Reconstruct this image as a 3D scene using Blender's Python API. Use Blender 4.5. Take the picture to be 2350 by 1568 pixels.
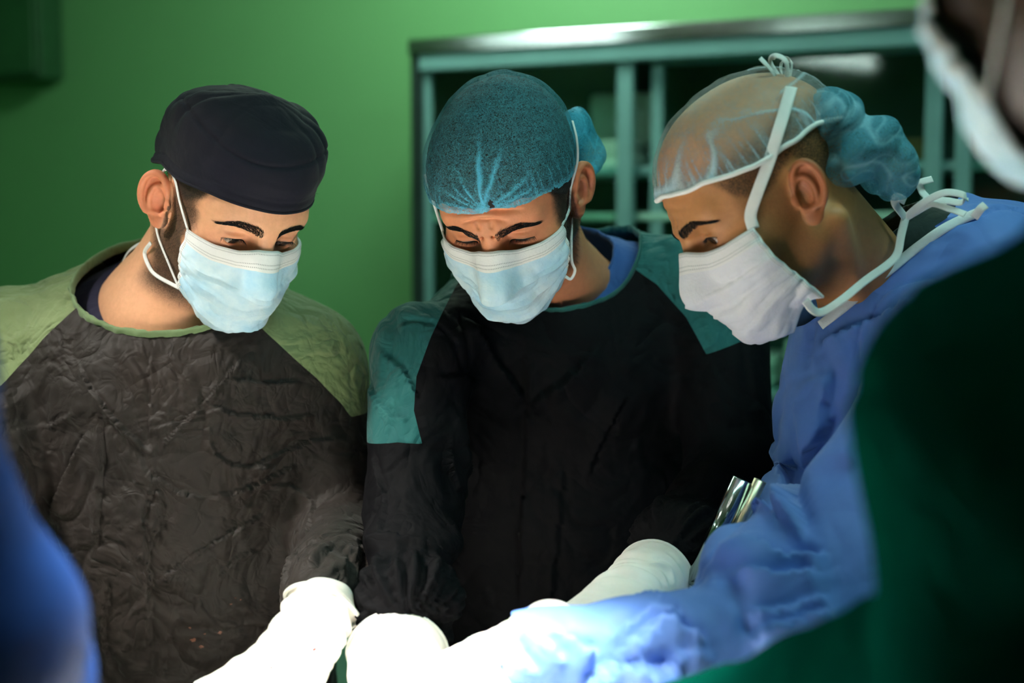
import bpy, bmesh, math, random
import numpy as np
from mathutils import Vector, Matrix
from mathutils.bvhtree import BVHTree

for _o in list(bpy.data.objects):
    bpy.data.objects.remove(_o, do_unlink=True)
SC = bpy.context.scene
COL = SC.collection

# ------------------------------------------------------------------ camera, world, lights, exposure
FPX = 50.0 / 36.0 * 2350.0                 # focal length in pixels of the 2350 x 1568 frame
CAM = np.array([0.0, 0.0, 1.58])
PITCH = math.atan(264.0 / FPX)             # horizon at y = 520
cam_d = bpy.data.cameras.new('camera')
cam_d.lens = 50.0
cam_d.sensor_width = 36.0
cam_d.clip_start = 0.05
cam_d.dof.use_dof = True
cam_d.dof.focus_distance = 1.47
cam_d.dof.aperture_fstop = 2.6
cam = bpy.data.objects.new('camera', cam_d)
COL.objects.link(cam)
cam.location = CAM
cam.rotation_euler = (math.pi / 2 - PITCH, 0, 0)
SC.camera = cam

SC.view_settings.view_transform = 'Standard'
SC.view_settings.look = 'None'
SC.view_settings.gamma = 1.0
SC.view_settings.use_curve_mapping = False
SC.view_settings.exposure = 0.35
SC.cycles.use_denoising = True
SC.cycles.max_bounces = 4
SC.cycles.diffuse_bounces = 3
SC.cycles.glossy_bounces = 2
SC.cycles.adaptive_threshold = 0.3
SC.cycles.transparent_max_bounces = 16
SC.cycles.sample_clamp_indirect = 40.0

world = bpy.data.worlds.new('room_world')
SC.world = world
world.use_nodes = True
world.node_tree.nodes['Background'].inputs[0].default_value = (0.10, 0.42, 0.36, 1)
world.node_tree.nodes['Background'].inputs[1].default_value = 0.02


def aim(o, target):
    d = Vector(target) - o.location
    o.rotation_euler = d.to_track_quat('-Z', 'Y').to_euler()


def spot(name, loc, target, watts, deg, blend, col, size):
    l = bpy.data.lights.new(name, 'SPOT')
    l.energy = watts
    l.spot_size = math.radians(deg)
    l.spot_blend = blend
    l.color = col
    l.shadow_soft_size = size
    o = bpy.data.objects.new(name, l)
    COL.objects.link(o)
    o.location = loc
    aim(o, target)
    return o


def area(name, loc, target, watts, sx, sy, col):
    l = bpy.data.lights.new(name, 'AREA')
    l.shape = 'RECTANGLE'
    l.size = sx
    l.size_y = sy
    l.energy = watts
    l.color = col
    o = bpy.data.objects.new(name, l)
    COL.objects.link(o)
    o.location = loc
    aim(o, target)
    return o


LAMP_A = (0.03, 0.70, 2.42)               # surgical lamp head above the near side of the table
LAMP_B = (-1.20, 1.10, 2.55)               # second surgical lamp head, camera left
FIELD = (-0.15, 1.03, 1.02)
spot('surgical_beam_main', LAMP_A, FIELD, 1600, 24, 0.8, (1.0, 0.96, 0.88), 0.10)
spot('surgical_beam_side', LAMP_B, (-0.30, 1.38, 1.15), 150, 30, 0.9, (1.0, 0.95, 0.86), 0.12)
area('ceiling_panel_wall', (-0.12, 2.85, 2.72), (-0.2, 3.4, 1.4), 16, 0.9, 0.25, (0.75, 1.0, 0.82))
area('ceiling_panel_room', (0.75, 1.05, 2.72), (0.75, 1.2, 0), 6.5, 1.2, 0.3, (0.45, 1.0, 0.92))


# ------------------------------------------------------------------ pixel -> world helpers
_fw = np.array([0, math.cos(PITCH), -math.sin(PITCH)])
_up = np.array([0, math.sin(PITCH), math.cos(PITCH)])


def ray(px, py):
    d = _fw + np.array([1.0, 0, 0]) * (px - 1175.0) / FPX - _up * (py - 784.0) / FPX
    return d / np.linalg.norm(d)


def P(px, py, Y):
    """world point seen at a pixel, at distance Y down the room"""
    d = ray(px, py)
    return CAM + d * (Y / d[1])


# ------------------------------------------------------------------ small numpy sculpting kit
def A(*v):
    return np.array(v, np.float32)


def ell(p, c, r, M=None):
    x, y, z = (p[:, k] - np.float32(c[k]) for k in range(3))
    r0, r1, r2 = (np.float32(1.0 / v) for v in r)
    x = x * r0; y = y * r1; z = z * r2
    k0 = np.sqrt(x * x + y * y + z * z) + np.float32(1e-9)
    x *= r0; y *= r1; z *= r2
    k1 = np.sqrt(x * x + y * y + z * z) + np.float32(1e-9)
    return k0 * (k0 - 1) / k1


def cap(p, a, b, ra, rb):
    a = [np.float32(v) for v in a]
    d = [np.float32(b[k] - a[k]) for k in range(3)]
    il = np.float32(1.0 / (float(d[0]) ** 2 + float(d[1]) ** 2 + float(d[2]) ** 2 + 1e-12))
    x, y, z = (p[:, k] - a[k] for k in range(3))
    t = np.clip((x * d[0] + y * d[1] + z * d[2]) * il, 0, 1)
    x -= t * d[0]; y -= t * d[1]; z -= t * d[2]
    return np.sqrt(x * x + y * y + z * z) - (np.float32(ra) + np.float32(rb - ra) * t)


def smin(a, b, k):
    h = np.maximum(np.float32(k) - np.abs(a - b), 0)
    return np.minimum(a, b) - h * h * np.float32(0.25 / k)


def smax(a, b, k):
    return -smin(-a, -b, k)


def sstep(a, b, x):
    t = np.clip((x - a) / (b - a), 0, 1)
    return t * t * (3 - 2 * t)


def _hash(i, j, k, s):
    h = (i * 374761393 + j * 668265263 + k * 1274126177 + s * 974634221) & 0xFFFFFFFF
    h = ((h ^ (h >> 13)) * 1274126177) & 0xFFFFFFFF
    h = h ^ (h >> 16)
    return (h & 0xFFFFFF).astype(np.float32) / float(0x7FFFFF) - 1.0


def noise(p, s=0):
    p = np.asarray(p, np.float32)
    f = np.floor(p)
    i = f.astype(np.int64)
    t = p - f
    t = t * t * t * (t * (t * 6 - 15) + 10)
    out = 0
    for dx in (0, 1):
        wx = t[:, 0] if dx else 1 - t[:, 0]
        for dy in (0, 1):
            wy = t[:, 1] if dy else 1 - t[:, 1]
            for dz in (0, 1):
                wz = t[:, 2] if dz else 1 - t[:, 2]
                out = out + wx * wy * wz * _hash(i[:, 0] + dx, i[:, 1] + dy, i[:, 2] + dz, s)
    return out


def fbm(p, s=0, n=3):
    o = 0; a = 1.0; tot = 0
    for k in range(n):
        o = o + a * noise(p * (2 ** k) + k * 7.3, s + k)
        tot += a; a *= 0.5
    return o / tot


def rot(pitch, roll, yaw):
    a, b, c = map(math.radians, (pitch, roll, yaw))
    Rx = np.array([[1, 0, 0], [0, math.cos(a), -math.sin(a)], [0, math.sin(a), math.cos(a)]])
    Ry = np.array([[math.cos(b), 0, math.sin(b)], [0, 1, 0], [-math.sin(b), 0, math.cos(b)]])
    Rz = np.array([[math.cos(c), -math.sin(c), 0], [math.sin(c), math.cos(c), 0], [0, 0, 1]])
    return Rz @ Rx @ Ry


def polyfield(x, z, poly):
    """signed distance to a closed polygon in the x-z plane, negative inside"""
    n = len(poly)
    d = np.full(len(x), 1e9, np.float64)
    ins = np.zeros(len(x), bool)
    for i in range(n):
        x1, z1 = poly[i]; x2, z2 = poly[(i + 1) % n]
        ex, ez = x2 - x1, z2 - z1
        t = np.clip(((x - x1) * ex + (z - z1) * ez) / (ex * ex + ez * ez + 1e-12), 0, 1)
        d = np.minimum(d, (x - x1 - t * ex) ** 2 + (z - z1 - t * ez) ** 2)
        c = (z1 > z) != (z2 > z)
        xi = x1 + (z - z1) * ex / (ez if abs(ez) > 1e-12 else 1e-12)
        ins ^= c & (x < xi)
    d = np.sqrt(d)
    return np.where(ins, -d, d)


def surf(f, lo, hi, h, sub=4):
    """mesh the zero set of f by surface nets; only blocks near the surface are evaluated finely"""
    lo = np.asarray(lo, np.float64); hi = np.asarray(hi, np.float64)
    H = h * sub
    nc = np.ceil((hi - lo) / H).astype(int)
    gc = [lo[a] + (np.arange(nc[a]) + 0.5) * H for a in range(3)]
    X, Y, Z = np.meshgrid(*gc, indexing='ij')
    pc = np.stack([X.ravel(), Y.ravel(), Z.ravel()], 1).astype(np.float32)
    CH = 60000
    ev = lambda q: np.concatenate([f(np.asfortranarray(q[i:i + CH])) for i in range(0, len(q), CH)])
    dc = ev(pc).reshape(nc)
    D = np.repeat(np.repeat(np.repeat(dc, sub, 0), sub, 1), sub, 2).astype(np.float32)
    act = np.argwhere(np.abs(dc) < H * 1.75)
    off = np.stack(np.meshgrid(*[np.arange(sub)] * 3, indexing='ij'), -1).reshape(-1, 3)
    idx = (act[:, None, :] * sub + off[None]).reshape(-1, 3)
    pts = (lo + (idx + 0.5) * h).astype(np.float32)
    val = ev(pts)
    D[idx[:, 0], idx[:, 1], idx[:, 2]] = val
    n = np.array(D.shape)
    S = D < 0
    c = np.zeros(n - 1, np.uint8)
    for dx in (0, 1):
        for dy in (0, 1):
            for dz in (0, 1):
                c += S[dx:n[0] - 1 + dx, dy:n[1] - 1 + dy, dz:n[2] - 1 + dz]
    cells = np.argwhere((c > 0) & (c < 8))
    vid = np.full(n - 1, -1, np.int64)
    vid[cells[:, 0], cells[:, 1], cells[:, 2]] = np.arange(len(cells))
    acc = np.zeros((len(cells), 3)); cnt = np.zeros(len(cells))
    cor = [(0, 0, 0), (1, 0, 0), (0, 1, 0), (1, 1, 0), (0, 0, 1), (1, 0, 1), (0, 1, 1), (1, 1, 1)]
    cv = [D[cells[:, 0] + a, cells[:, 1] + b, cells[:, 2] + e].astype(np.float64) for a, b, e in cor]
    for i in range(8):
        for ax in range(3):
            j = i | (1 << ax)
            if j == i:
                continue
            m = (cv[i] < 0) != (cv[j] < 0)
            t = cv[i][m] / (cv[i][m] - cv[j][m])
            q = np.tile(np.array(cor[i], float), (m.sum(), 1))
            q[:, ax] += t
            acc[m] += q; cnt[m] += 1
    V = lo + (cells + acc / cnt[:, None] + 0.5) * h
    faces = []
    for ax in range(3):
        b, e = (ax + 1) % 3, (ax + 2) % 3
        s0 = [slice(1, n[a] - 1) for a in range(3)]; s1 = list(s0)
        s0[ax] = slice(0, n[ax] - 1); s1[ax] = slice(1, n[ax])
        A0, A1 = S[tuple(s0)], S[tuple(s1)]
        ed = np.argwhere(A0 != A1)
        if len(ed) == 0:
            continue
        flip = ~A0[ed[:, 0], ed[:, 1], ed[:, 2]]
        g = ed.copy(); g[:, b] += 1; g[:, e] += 1
        q = []
        for db, de in ((-1, -1), (0, -1), (0, 0), (-1, 0)):
            k = g.copy(); k[:, b] += db; k[:, e] += de
            q.append(vid[k[:, 0], k[:, 1], k[:, 2]])
        q = np.stack(q, 1)
        q[flip] = q[flip][:, ::-1]
        faces.append(q)
    F = np.concatenate(faces)
    F = F[(F >= 0).all(1)]
    return V, F


def tris(F):
    if F.shape[1] == 3:
        return F
    return np.concatenate([F[:, [0, 1, 2]], F[:, [0, 2, 3]]])


def normals(V, F):
    T = tris(F)
    n = np.cross(V[T[:, 1], :3] - V[T[:, 0], :3], V[T[:, 2], :3] - V[T[:, 0], :3])
    N = np.zeros((len(V), 3))
    for k in range(3):
        np.add.at(N, T[:, k], n)
    return N / (np.linalg.norm(N, axis=1)[:, None] + 1e-12)


def compact(V, F):
    u = np.unique(F)
    m = np.full(len(V), -1, np.int64); m[u] = np.arange(len(u))
    return V[u], m[F]


def cut(V, F, s):
    """split a mesh along s = 0; returns ((V,F) where s<0, (V,F) where s>=0); V may carry extra columns"""
    T = tris(F)
    pos = s >= 0
    E = np.concatenate([T[:, [0, 1]], T[:, [1, 2]], T[:, [2, 0]]])
    E = np.sort(E, 1)
    E = E[pos[E[:, 0]] != pos[E[:, 1]]]
    key = np.unique(E[:, 0].astype(np.int64) * len(V) + E[:, 1])
    ea, eb = key // len(V), key % len(V)
    t = (s[ea] / (s[ea] - s[eb]))[:, None]
    V2 = np.concatenate([V, V[ea] * (1 - t) + V[eb] * t])

    def ev(a, b):
        k = np.minimum(a, b) * len(V) + np.maximum(a, b)
        return len(V) + np.searchsorted(key, k)
    np_ = pos[T].sum(1)
    res = []
    for side in (False, True):
        out = [T[np_ == (3 if side else 0)]]
        m1 = T[np_ == (1 if side else 2)]            # one corner on this side
        for k in range(3):
            q = m1[pos[m1[:, k]] == side]
            a, b, c = q[:, k], q[:, (k + 1) % 3], q[:, (k + 2) % 3]
            out.append(np.stack([a, ev(a, b), ev(a, c)], 1))
        m2 = T[np_ == (2 if side else 1)]            # one corner on the other side
        for k in range(3):
            q = m2[pos[m2[:, k]] != side]
            a, b, c = q[:, k], q[:, (k + 1) % 3], q[:, (k + 2) % 3]
            e1, e2 = ev(a, b), ev(a, c)
            out.append(np.stack([e1, b, c], 1)); out.append(np.stack([e1, c, e2], 1))
        res.append(compact(V2, np.concatenate(out)))
    return res


def rims(V, F):
    """ordered boundary loops of a mesh, longest first"""
    T = tris(F)
    E = np.concatenate([T[:, [0, 1]], T[:, [1, 2]], T[:, [2, 0]]])
    k = np.sort(E, 1); key = k[:, 0] * len(V) + k[:, 1]
    u, inv, c = np.unique(key, return_inverse=True, return_counts=True)
    B = E[c[inv] == 1]
    nxt = {int(a): int(b) for a, b in B}
    loops = []
    while nxt:
        a0 = next(iter(nxt)); l = [a0]; a = nxt.pop(a0)
        while a != a0 and a in nxt:
            l.append(a); a = nxt.pop(a)
        loops.append(V[l][:, :3])
    return sorted(loops, key=len, reverse=True)


def resample(pts, n, closed=False):
    pts = np.asarray(pts, float)
    if closed:
        pts = np.concatenate([pts, pts[:1]])
    s = np.concatenate([[0], np.cumsum(np.linalg.norm(np.diff(pts, axis=0), axis=1))])
    t = np.linspace(0, s[-1], n + (1 if closed else 0))[:n]
    return np.stack([np.interp(t, s, pts[:, k]) for k in range(3)], 1)


def spline(pts, n):
    """Catmull-Rom through pts"""
    p = np.asarray(pts, float)
    p = np.concatenate([[2 * p[0] - p[1]], p, [2 * p[-1] - p[-2]]])
    out = []
    m = len(p) - 3
    for t in np.linspace(0, m - 1e-6, n):
        i = int(t); u = t - i
        a, b, c, d = p[i:i + 4]
        out.append(0.5 * (2 * b + (c - a) * u + (2 * a - 5 * b + 4 * c - d) * u * u + (3 * b - a - 3 * c + d) * u ** 3))
    return np.array(out)


def tube(pts, r, nseg=8, closed=False, flat=None, nrm=None):
    """sweep a (possibly flattened) ring; r scalar or per point; flat = thickness ratio along nrm"""
    p = np.asarray(pts, float); n = len(p)
    r = np.broadcast_to(np.asarray(r, float), (n,))
    if closed:
        tg = np.roll(p, -1, 0) - np.roll(p, 1, 0)
    else:
        tg = np.gradient(p, axis=0)
    tg /= np.linalg.norm(tg, axis=1)[:, None] + 1e-12
    if nrm is None:
        up = np.array([0.13, 0.27, 0.95]); nn = []
        u = np.cross(tg[0], up); u /= np.linalg.norm(u)
        for k in range(n):
            u = u - (u @ tg[k]) * tg[k]; u /= np.linalg.norm(u) + 1e-12
            nn.append(u)
        nn = np.array(nn)
    else:
        nn = np.broadcast_to(np.asarray(nrm, float), (n, 3)).copy()
        nn -= (nn * tg).sum(1)[:, None] * tg
        nn /= np.linalg.norm(nn, axis=1)[:, None] + 1e-12
    bb = np.cross(tg, nn)
    a = np.arange(nseg) / nseg * 2 * math.pi
    fl = 1.0 if flat is None else flat
    V = p[:, None, :] + r[:, None, None] * (np.cos(a)[None, :, None] * nn[:, None, :] * fl + np.sin(a)[None, :, None] * bb[:, None, :])
    V = V.reshape(-1, 3)
    F = []
    for i in range(n if closed else n - 1):
        j = (i + 1) % n
        for k in range(nseg):
            l = (k + 1) % nseg
            F.append((i * nseg + k, i * nseg + l, j * nseg + l, j * nseg + k))
    F = np.array(F)
    if not closed:
        V = np.concatenate([V, p[:1], p[-1:]])
        c0, c1 = n * nseg, n * nseg + 1
        ex = []
        for k in range(nseg):
            l = (k + 1) % nseg
            ex.append((c0, l, k, k)); ex.append((c1, (n - 1) * nseg + k, (n - 1) * nseg + l, (n - 1) * nseg + l))
        return V, np.concatenate([tris(F), np.array(ex)[:, :3]])
    return V, F


# ------------------------------------------------------------------ object helpers
def origin(o):
    v = np.zeros(3)
    while o is not None:
        v += np.array(o.location); o = o.parent
    return v


def tag(o, label=None, cat=None, group=None, kind=None):
    if label: o['label'] = label
    if cat: o['category'] = cat
    if group: o['group'] = group
    if kind: o['kind'] = kind
    return o


def empty(name, loc, label, cat, group=None):
    o = bpy.data.objects.new(name, None)
    o.empty_display_size = 0.05
    COL.objects.link(o); o.location = loc
    return tag(o, label, cat, group)


def mk(name, V, F, mat, parent=None, smooth=True, attrs=None, col=None, uv=None):
    V = np.asarray(V, float)[:, :3] - origin(parent)
    F = np.asarray(F)
    me = bpy.data.meshes.new(name)
    me.vertices.add(len(V))
    me.vertices.foreach_set('co', V.astype(np.float32).ravel())
    k = F.shape[1]
    me.loops.add(F.size)
    me.loops.foreach_set('vertex_index', F.astype(np.int32).ravel())
    me.polygons.add(len(F))
    me.polygons.foreach_set('loop_start', (np.arange(len(F)) * k).astype(np.int32))
    me.update(calc_edges=True)
    me.validate()
    me.polygons.foreach_set('use_smooth', np.full(len(me.polygons), smooth))
    for an, av in (attrs or {}).items():
        at = me.attributes.new(an, 'FLOAT', 'POINT')
        at.data.foreach_set('value', np.asarray(av, np.float32))
    if col is not None:
        at = me.attributes.new('tint', 'FLOAT_COLOR', 'POINT')
        at.data.foreach_set('color', np.concatenate([col, np.ones((len(col), 1))], 1).astype(np.float32).ravel())
    if uv is not None:
        at = me.attributes.new('sheet', 'FLOAT_VECTOR', 'POINT')
        at.data.foreach_set('vector', np.concatenate([uv, np.zeros((len(uv), 1))], 1).astype(np.float32).ravel())
    me.update()
    o = bpy.data.objects.new(name, me)
    COL.objects.link(o)
    if mat is not None:
        me.materials.append(mat)
    o.parent = parent
    return o


def box(name, lo, hi, mat, parent=None, M=None, org=None, bev=0.004):
    """bevelled box in a local frame (M columns = axes, org = origin)"""
    bm = bmesh.new()
    bmesh.ops.create_cube(bm, size=1.0)
    lo = np.array(lo, float); hi = np.array(hi, float)
    for v in bm.verts:
        v.co = Vector((lo + hi) / 2 + np.array(v.co) * (hi - lo))
    if bev:
        bmesh.ops.bevel(bm, geom=bm.edges[:], offset=min(bev, 0.4 * (hi - lo).min()), segments=2, affect='EDGES', profile=0.5)
    bmesh.ops.triangulate(bm, faces=bm.faces[:])
    V = np.array([v.co[:] for v in bm.verts]); F = np.array([[v.index for v in f.verts] for f in bm.faces])
    bm.free()
    if M is not None:
        V = V @ np.asarray(M).T
    if org is not None:
        V = V + np.asarray(org)
    return mk(name, V, F, mat, parent, smooth=False)


# ------------------------------------------------------------------ material helpers
class NT:
    def __init__(s, name):
        s.m = bpy.data.materials.new(name); s.m.use_nodes = True
        s.t = s.m.node_tree; s.b = s.t.nodes['Principled BSDF']; s.out = s.t.nodes['Material Output']

    def n(s, t, **kw):
        x = s.t.nodes.new(t)
        for k, v in kw.items():
            setattr(x, k, v)
        return x

    def l(s, a, b):
        s.t.links.new(a, b)

    def set(s, **kw):
        for k, v in kw.items():
            s.b.inputs[k.replace('_', ' ')].default_value = v

    def noise(s, scale, detail=3, rough=0.5, dist=0.0, typ='FBM', vec=None, dim='3D'):
        x = s.n('ShaderNodeTexNoise'); x.noise_type = typ
        x.inputs['Scale'].default_value = scale; x.inputs['Detail'].default_value = detail
        x.inputs['Roughness'].default_value = rough; x.inputs['Distortion'].default_value = dist
        s.l(vec if vec is not None else s.obj(), x.inputs['Vector'])
        return x.outputs[0]

    def obj(s):
        if not hasattr(s, '_o'):
            s._o = s.n('ShaderNodeTexCoord').outputs['Object']
        return s._o

    def math(s, op, a, b=None, c=None, clamp=False):
        x = s.n('ShaderNodeMath', operation=op); x.use_clamp = clamp
        for i, v in enumerate((a, b, c)):
            if v is None: continue
            if isinstance(v, (int, float)): x.inputs[i].default_value = v
            else: s.l(v, x.inputs[i])
        return x.outputs[0]

    def ramp(s, f, stops):
        x = s.n('ShaderNodeValToRGB')
        e = x.color_ramp.elements
        while len(e) < len(stops): e.new(0.5)
        for i, (p, c) in enumerate(stops):
            e[i].position = p; e[i].color = (*c, 1) if len(c) == 3 else c
        s.l(f, x.inputs[0])
        return x.outputs[0]

    def mix(s, f, a, b, mode='MIX'):
        x = s.n('ShaderNodeMix', data_type='RGBA', blend_type=mode)
        for i, v in ((0, f), (6, a), (7, b)):
            if isinstance(v, (int, float)): x.inputs[i].default_value = v
            elif isinstance(v, tuple): x.inputs[i].default_value = (*v, 1) if len(v) == 3 else v
            else: s.l(v, x.inputs[i])
        return x.outputs[2]

    def attr(s, name, out='Fac'):
        x = s.n('ShaderNodeAttribute'); x.attribute_name = name
        return x.outputs[out]

    def bump(s, h, strength=0.5, dist=0.002, nrm=None):
        x = s.n('ShaderNodeBump'); x.inputs['Strength'].default_value = strength; x.inputs['Distance'].default_value = dist
        s.l(h, x.inputs['Height'])
        if nrm is not None: s.l(nrm, x.inputs['Normal'])
        return x.outputs[0]


def srgb(r, g, b):
    return tuple(((c / 255 + 0.055) / 1.055) ** 2.4 if c / 255 > 0.04045 else c / 255 / 12.92 for c in (r, g, b))


def plain(name, col, rough=0.6, metal=0.0, var=0.12, scale=18, bump=0.0, bscale=60, sheen=0.0):
    t = NT(name)
    n = t.noise(scale, 4)
    dark = tuple(c * (1 - var) for c in col); lite = tuple(min(1, c * (1 + var)) for c in col)
    t.l(t.ramp(n, [(0.3, dark), (0.7, lite)]), t.b.inputs['Base Color'])
    t.set(Roughness=rough, Metallic=metal)
    if sheen: t.b.inputs['Sheen Weight'].default_value = sheen
    if bump: t.l(t.bump(t.noise(bscale, 3), bump, 0.002), t.b.inputs['Normal'])
    return t.m


def cloth(name, col, col2=None, rough=0.75, b1=0.6, b2=0.25, s1=16, s2=55, sheen=0.15, weave=True, trans=0.0, spec=0.3):
    """crumpled fabric: sharp-edged creases plus a fine weave, colour barely varied"""
    t = NT(name)
    col2 = col2 or tuple(c * 0.8 for c in col)
    t.l(t.ramp(t.noise(9, 4, 0.6), [(0.3, col2), (0.7, col)]), t.b.inputs['Base Color'])
    a = t.math('ABSOLUTE', t.math('SUBTRACT', t.noise(s1, 2.5, 0.55, 1.1), 0.5))
    b = t.math('ABSOLUTE', t.math('SUBTRACT', t.noise(s2, 2, 0.5, 0.8), 0.5))
    wv = t.n('ShaderNodeTexVoronoi', feature='DISTANCE_TO_EDGE'); wv.inputs['Scale'].default_value = s1 * 1.15
    mp = t.n('ShaderNodeVectorMath', operation='MULTIPLY_ADD')
    dn = t.n('ShaderNodeTexNoise'); dn.inputs['Scale'].default_value = s1 * .8; dn.inputs['Detail'].default_value = 2
    t.l(t.obj(), dn.inputs['Vector']); t.l(dn.outputs['Color'], mp.inputs[0]); mp.inputs[1].default_value = (.09, .09, .05); t.l(t.obj(), mp.inputs[2])
    t.l(mp.outputs[0], wv.inputs['Vector'])
    vr = t.math('MINIMUM', wv.outputs['Distance'], 0.16)
    n0 = t.bump(vr, b1 * .55, 0.016)
    n1 = t.bump(a, b1, 0.02, n0)
    n2 = t.bump(b, b2, 0.006, n1)
    if weave:
        n2 = t.bump(t.noise(1400, 1), 0.12, 0.0006, n2)
    t.l(n2, t.b.inputs['Normal'])
    t.set(Roughness=rough)
    t.b.inputs['Specular IOR Level'].default_value = spec
    t.b.inputs['Sheen Weight'].default_value = sheen
    t.b.inputs['Sheen Roughness'].default_value = 0.5
    return t.m
# ------------------------------------------------------------------ room shell
def wall_mat(name, col):
    t = NT(name)
    n = t.noise(1.3, 4, 0.55)
    t.l(t.ramp(n, [(0.3, tuple(c * 0.93 for c in col)), (0.7, col)]), t.b.inputs['Base Color'])
    t.l(t.bump(t.noise(240, 3), 0.10, 0.001), t.b.inputs['Normal'])
    t.set(Roughness=0.42)
    return t.m


WALL = wall_mat('green_wall_paint', srgb(112, 172, 112))
DADO = wall_mat('mint_dado_paint', srgb(176, 226, 204))
FLOORM = plain('grey_green_vinyl', srgb(84, 120, 104), 0.35, var=0.08, scale=5)
CEILM = plain('white_ceiling', srgb(205, 216, 205), 0.8, var=0.04)
STEEL = plain('brushed_steel', (0.42, 0.46, 0.46), 0.12, 1.0, var=0.08, scale=40)
ALU = plain('pale_aluminium_frame', srgb(128, 178, 176), 0.42, 0.35, var=0.05)
DARKM = plain('dark_metal', srgb(52, 70, 66), 0.4, 0.6)
CARC = plain('cabinet_interior', srgb(40, 84, 72), 0.6)

U = np.array([0.908, -0.419, 0.0]); U /= np.linalg.norm(U)
NW = np.array([U[1], -U[0], 0.0])           # from the back wall into the room
W0 = np.array([-0.207, 3.30, 0.0])          # foot of the cabinet's left front edge
WM = np.stack([U, -NW, np.array([0, 0, 1.0])], 1)   # local: u along wall, depth into wall, up


def on_front(px, py):
    d = ray(px, py)
    t = ((W0 - CAM) @ NW) / (d @ NW)
    q = CAM + d * t
    return (q - W0) @ U, q[2]


XL_, XR_, YF_ = -2.2, 2.4, -1.6
tag(box('floor', (XL_ - .1, YF_ - .1, -0.1), (XR_ + .1, 5.2, 0), FLOORM, bev=0), kind='structure')
tag(box('ceiling', (XL_ - .1, YF_ - .1, 2.8), (XR_ + .1, 5.2, 2.9), CEILM, bev=0), kind='structure')
tag(box('wall_back', (-3.2, 0.36, 0.82), (3.6, 0.46, 2.8), WALL, M=WM, org=W0, bev=0), kind='structure')
tag(box('wall_back_dado', (-3.2, 0.355, 0), (3.6, 0.47, 0.82), DADO, M=WM, org=W0, bev=0), kind='structure')
tag(box('wall_left', (XL_ - .1, YF_, 0), (XL_, 4.9, 2.8), WALL, bev=0), kind='structure')
tag(box('wall_right', (XR_, YF_, 0), (XR_ + .1, 2.9, 2.8), WALL, bev=0), kind='structure')
tag(box('wall_front', (XL_ - .1, YF_ - .1, 0), (XR_ + .1, YF_, 2.8), WALL, bev=0), kind='structure')

# lamps of the room (all above the frame): the emitting tubes are seen mirrored in the cabinet
def emit(name, col, s, sampled=True):
    t = NT(name)
    t.set(Roughness=0.5)
    t.b.inputs['Base Color'].default_value = (0.9, 0.9, 0.9, 1)
    t.b.inputs['Emission Color'].default_value = (*col, 1)
    t.b.inputs['Emission Strength'].default_value = s
    if not sampled: t.m.cycles.emission_sampling = 'NONE'
    return t.m


TUBE = emit('lit_diffuser', (0.80, 1.0, 0.92), 7.0)
for (y, z, L, wh) in ((1.12, 2.42, 0.80, 'nearest the cabinet'), (-0.78, 2.46, 0.72, 'farthest from the cabinet')):
    r = empty('wall_batten_light', (XL_, y, z), 'slim wall batten light high on the left wall, ' + wh, 'lamp', 'batten lights on the left wall')
    box('housing', (XL_, y - L / 2 - .02, z - .05), (XL_ + .03, y + L / 2 + .02, z + .05), STEEL, r)
    box('diffuser', (XL_ + .03, y - L / 2, z - .04), (XL_ + .06, y + L / 2, z + .04), TUBE, r, bev=.012)
CPANEL = emit('lit_ceiling_panel', (0.75, 1.0, 0.85), 2.0, False)
LENS = emit('lamp_lens', (1, .97, .9), 4, False)
LAMPW = plain('lamp_white', (.8, .8, .8), .3)
for (x, y, sx, sy, wh) in ((-0.12, 2.85, 0.9, 0.25, 'close to the green back wall'), (0.75, 1.05, 1.2, 0.3, 'above the right hand surgeon')):
    r = empty('ceiling_light', (x, y, 2.8), 'flat rectangular ceiling light ' + wh, 'lamp', 'flat ceiling lights')
    box('frame', (x - sx / 2 - .03, y - sy / 2 - .03, 2.76), (x + sx / 2 + .03, y + sy / 2 + .03, 2.8), ALU, r)
    box('diffuser', (x - sx / 2, y - sy / 2, 2.75), (x + sx / 2, y + sy / 2, 2.765), CPANEL, r)


def surgical_lamp(loc, target, where):
    loc = np.array(loc, float)
    r = empty('surgical_lamp', (loc[0], loc[1], 2.8), 'round white surgical lamp head on a ceiling arm ' + where, 'lamp', 'surgical lamps')
    d = np.array(target) - loc; d /= np.linalg.norm(d)
    a = np.cross(d, [1, 0, 0]); a /= np.linalg.norm(a); b = np.cross(d, a)
    prof = [(0.02, -.16), (.10, -.15), (.22, -.10), (.27, -.03), (.275, .0), (.262, .005), (.255, -.02), (.02, -.03)]
    n = 40; V = []; F = []
    for rr, zz in prof:
        for k in range(n):
            t = 2 * math.pi * k / n
            V.append(loc + d * (zz - .02) + (a * math.cos(t) + b * math.sin(t)) * rr)
    for i in range(len(prof) - 1):
        for k in range(n):
            F.append((i * n + k, i * n + (k + 1) % n, (i + 1) * n + (k + 1) % n, (i + 1) * n + k))
    mk('lamp_head', np.array(V), np.array(F), LAMPW, r)
    for k in range(8):
        t = 2 * math.pi * k / 8
        c = loc + (a * math.cos(t) + b * math.sin(t)) * .18 - d * .032
        ring = [c + (a * math.cos(s) + b * math.sin(s)) * .035 for s in np.linspace(0, 2 * math.pi, 13)[:-1]]
        V = np.array(ring + [c + d * .008]); F = np.array([(j, (j + 1) % 12, 12) for j in range(12)])
        mk('lens', V, F, LENS, r)
    V, F = tube(spline([loc - d * .17, loc - d * .22 + np.array([.1, 0, .1]), [loc[0] + .25, loc[1], 2.68], [loc[0] + .05, loc[1], 2.72], [loc[0], loc[1], 2.8]], 30), .022, 10)
    mk('arm', V, F, STEEL, r)


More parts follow.
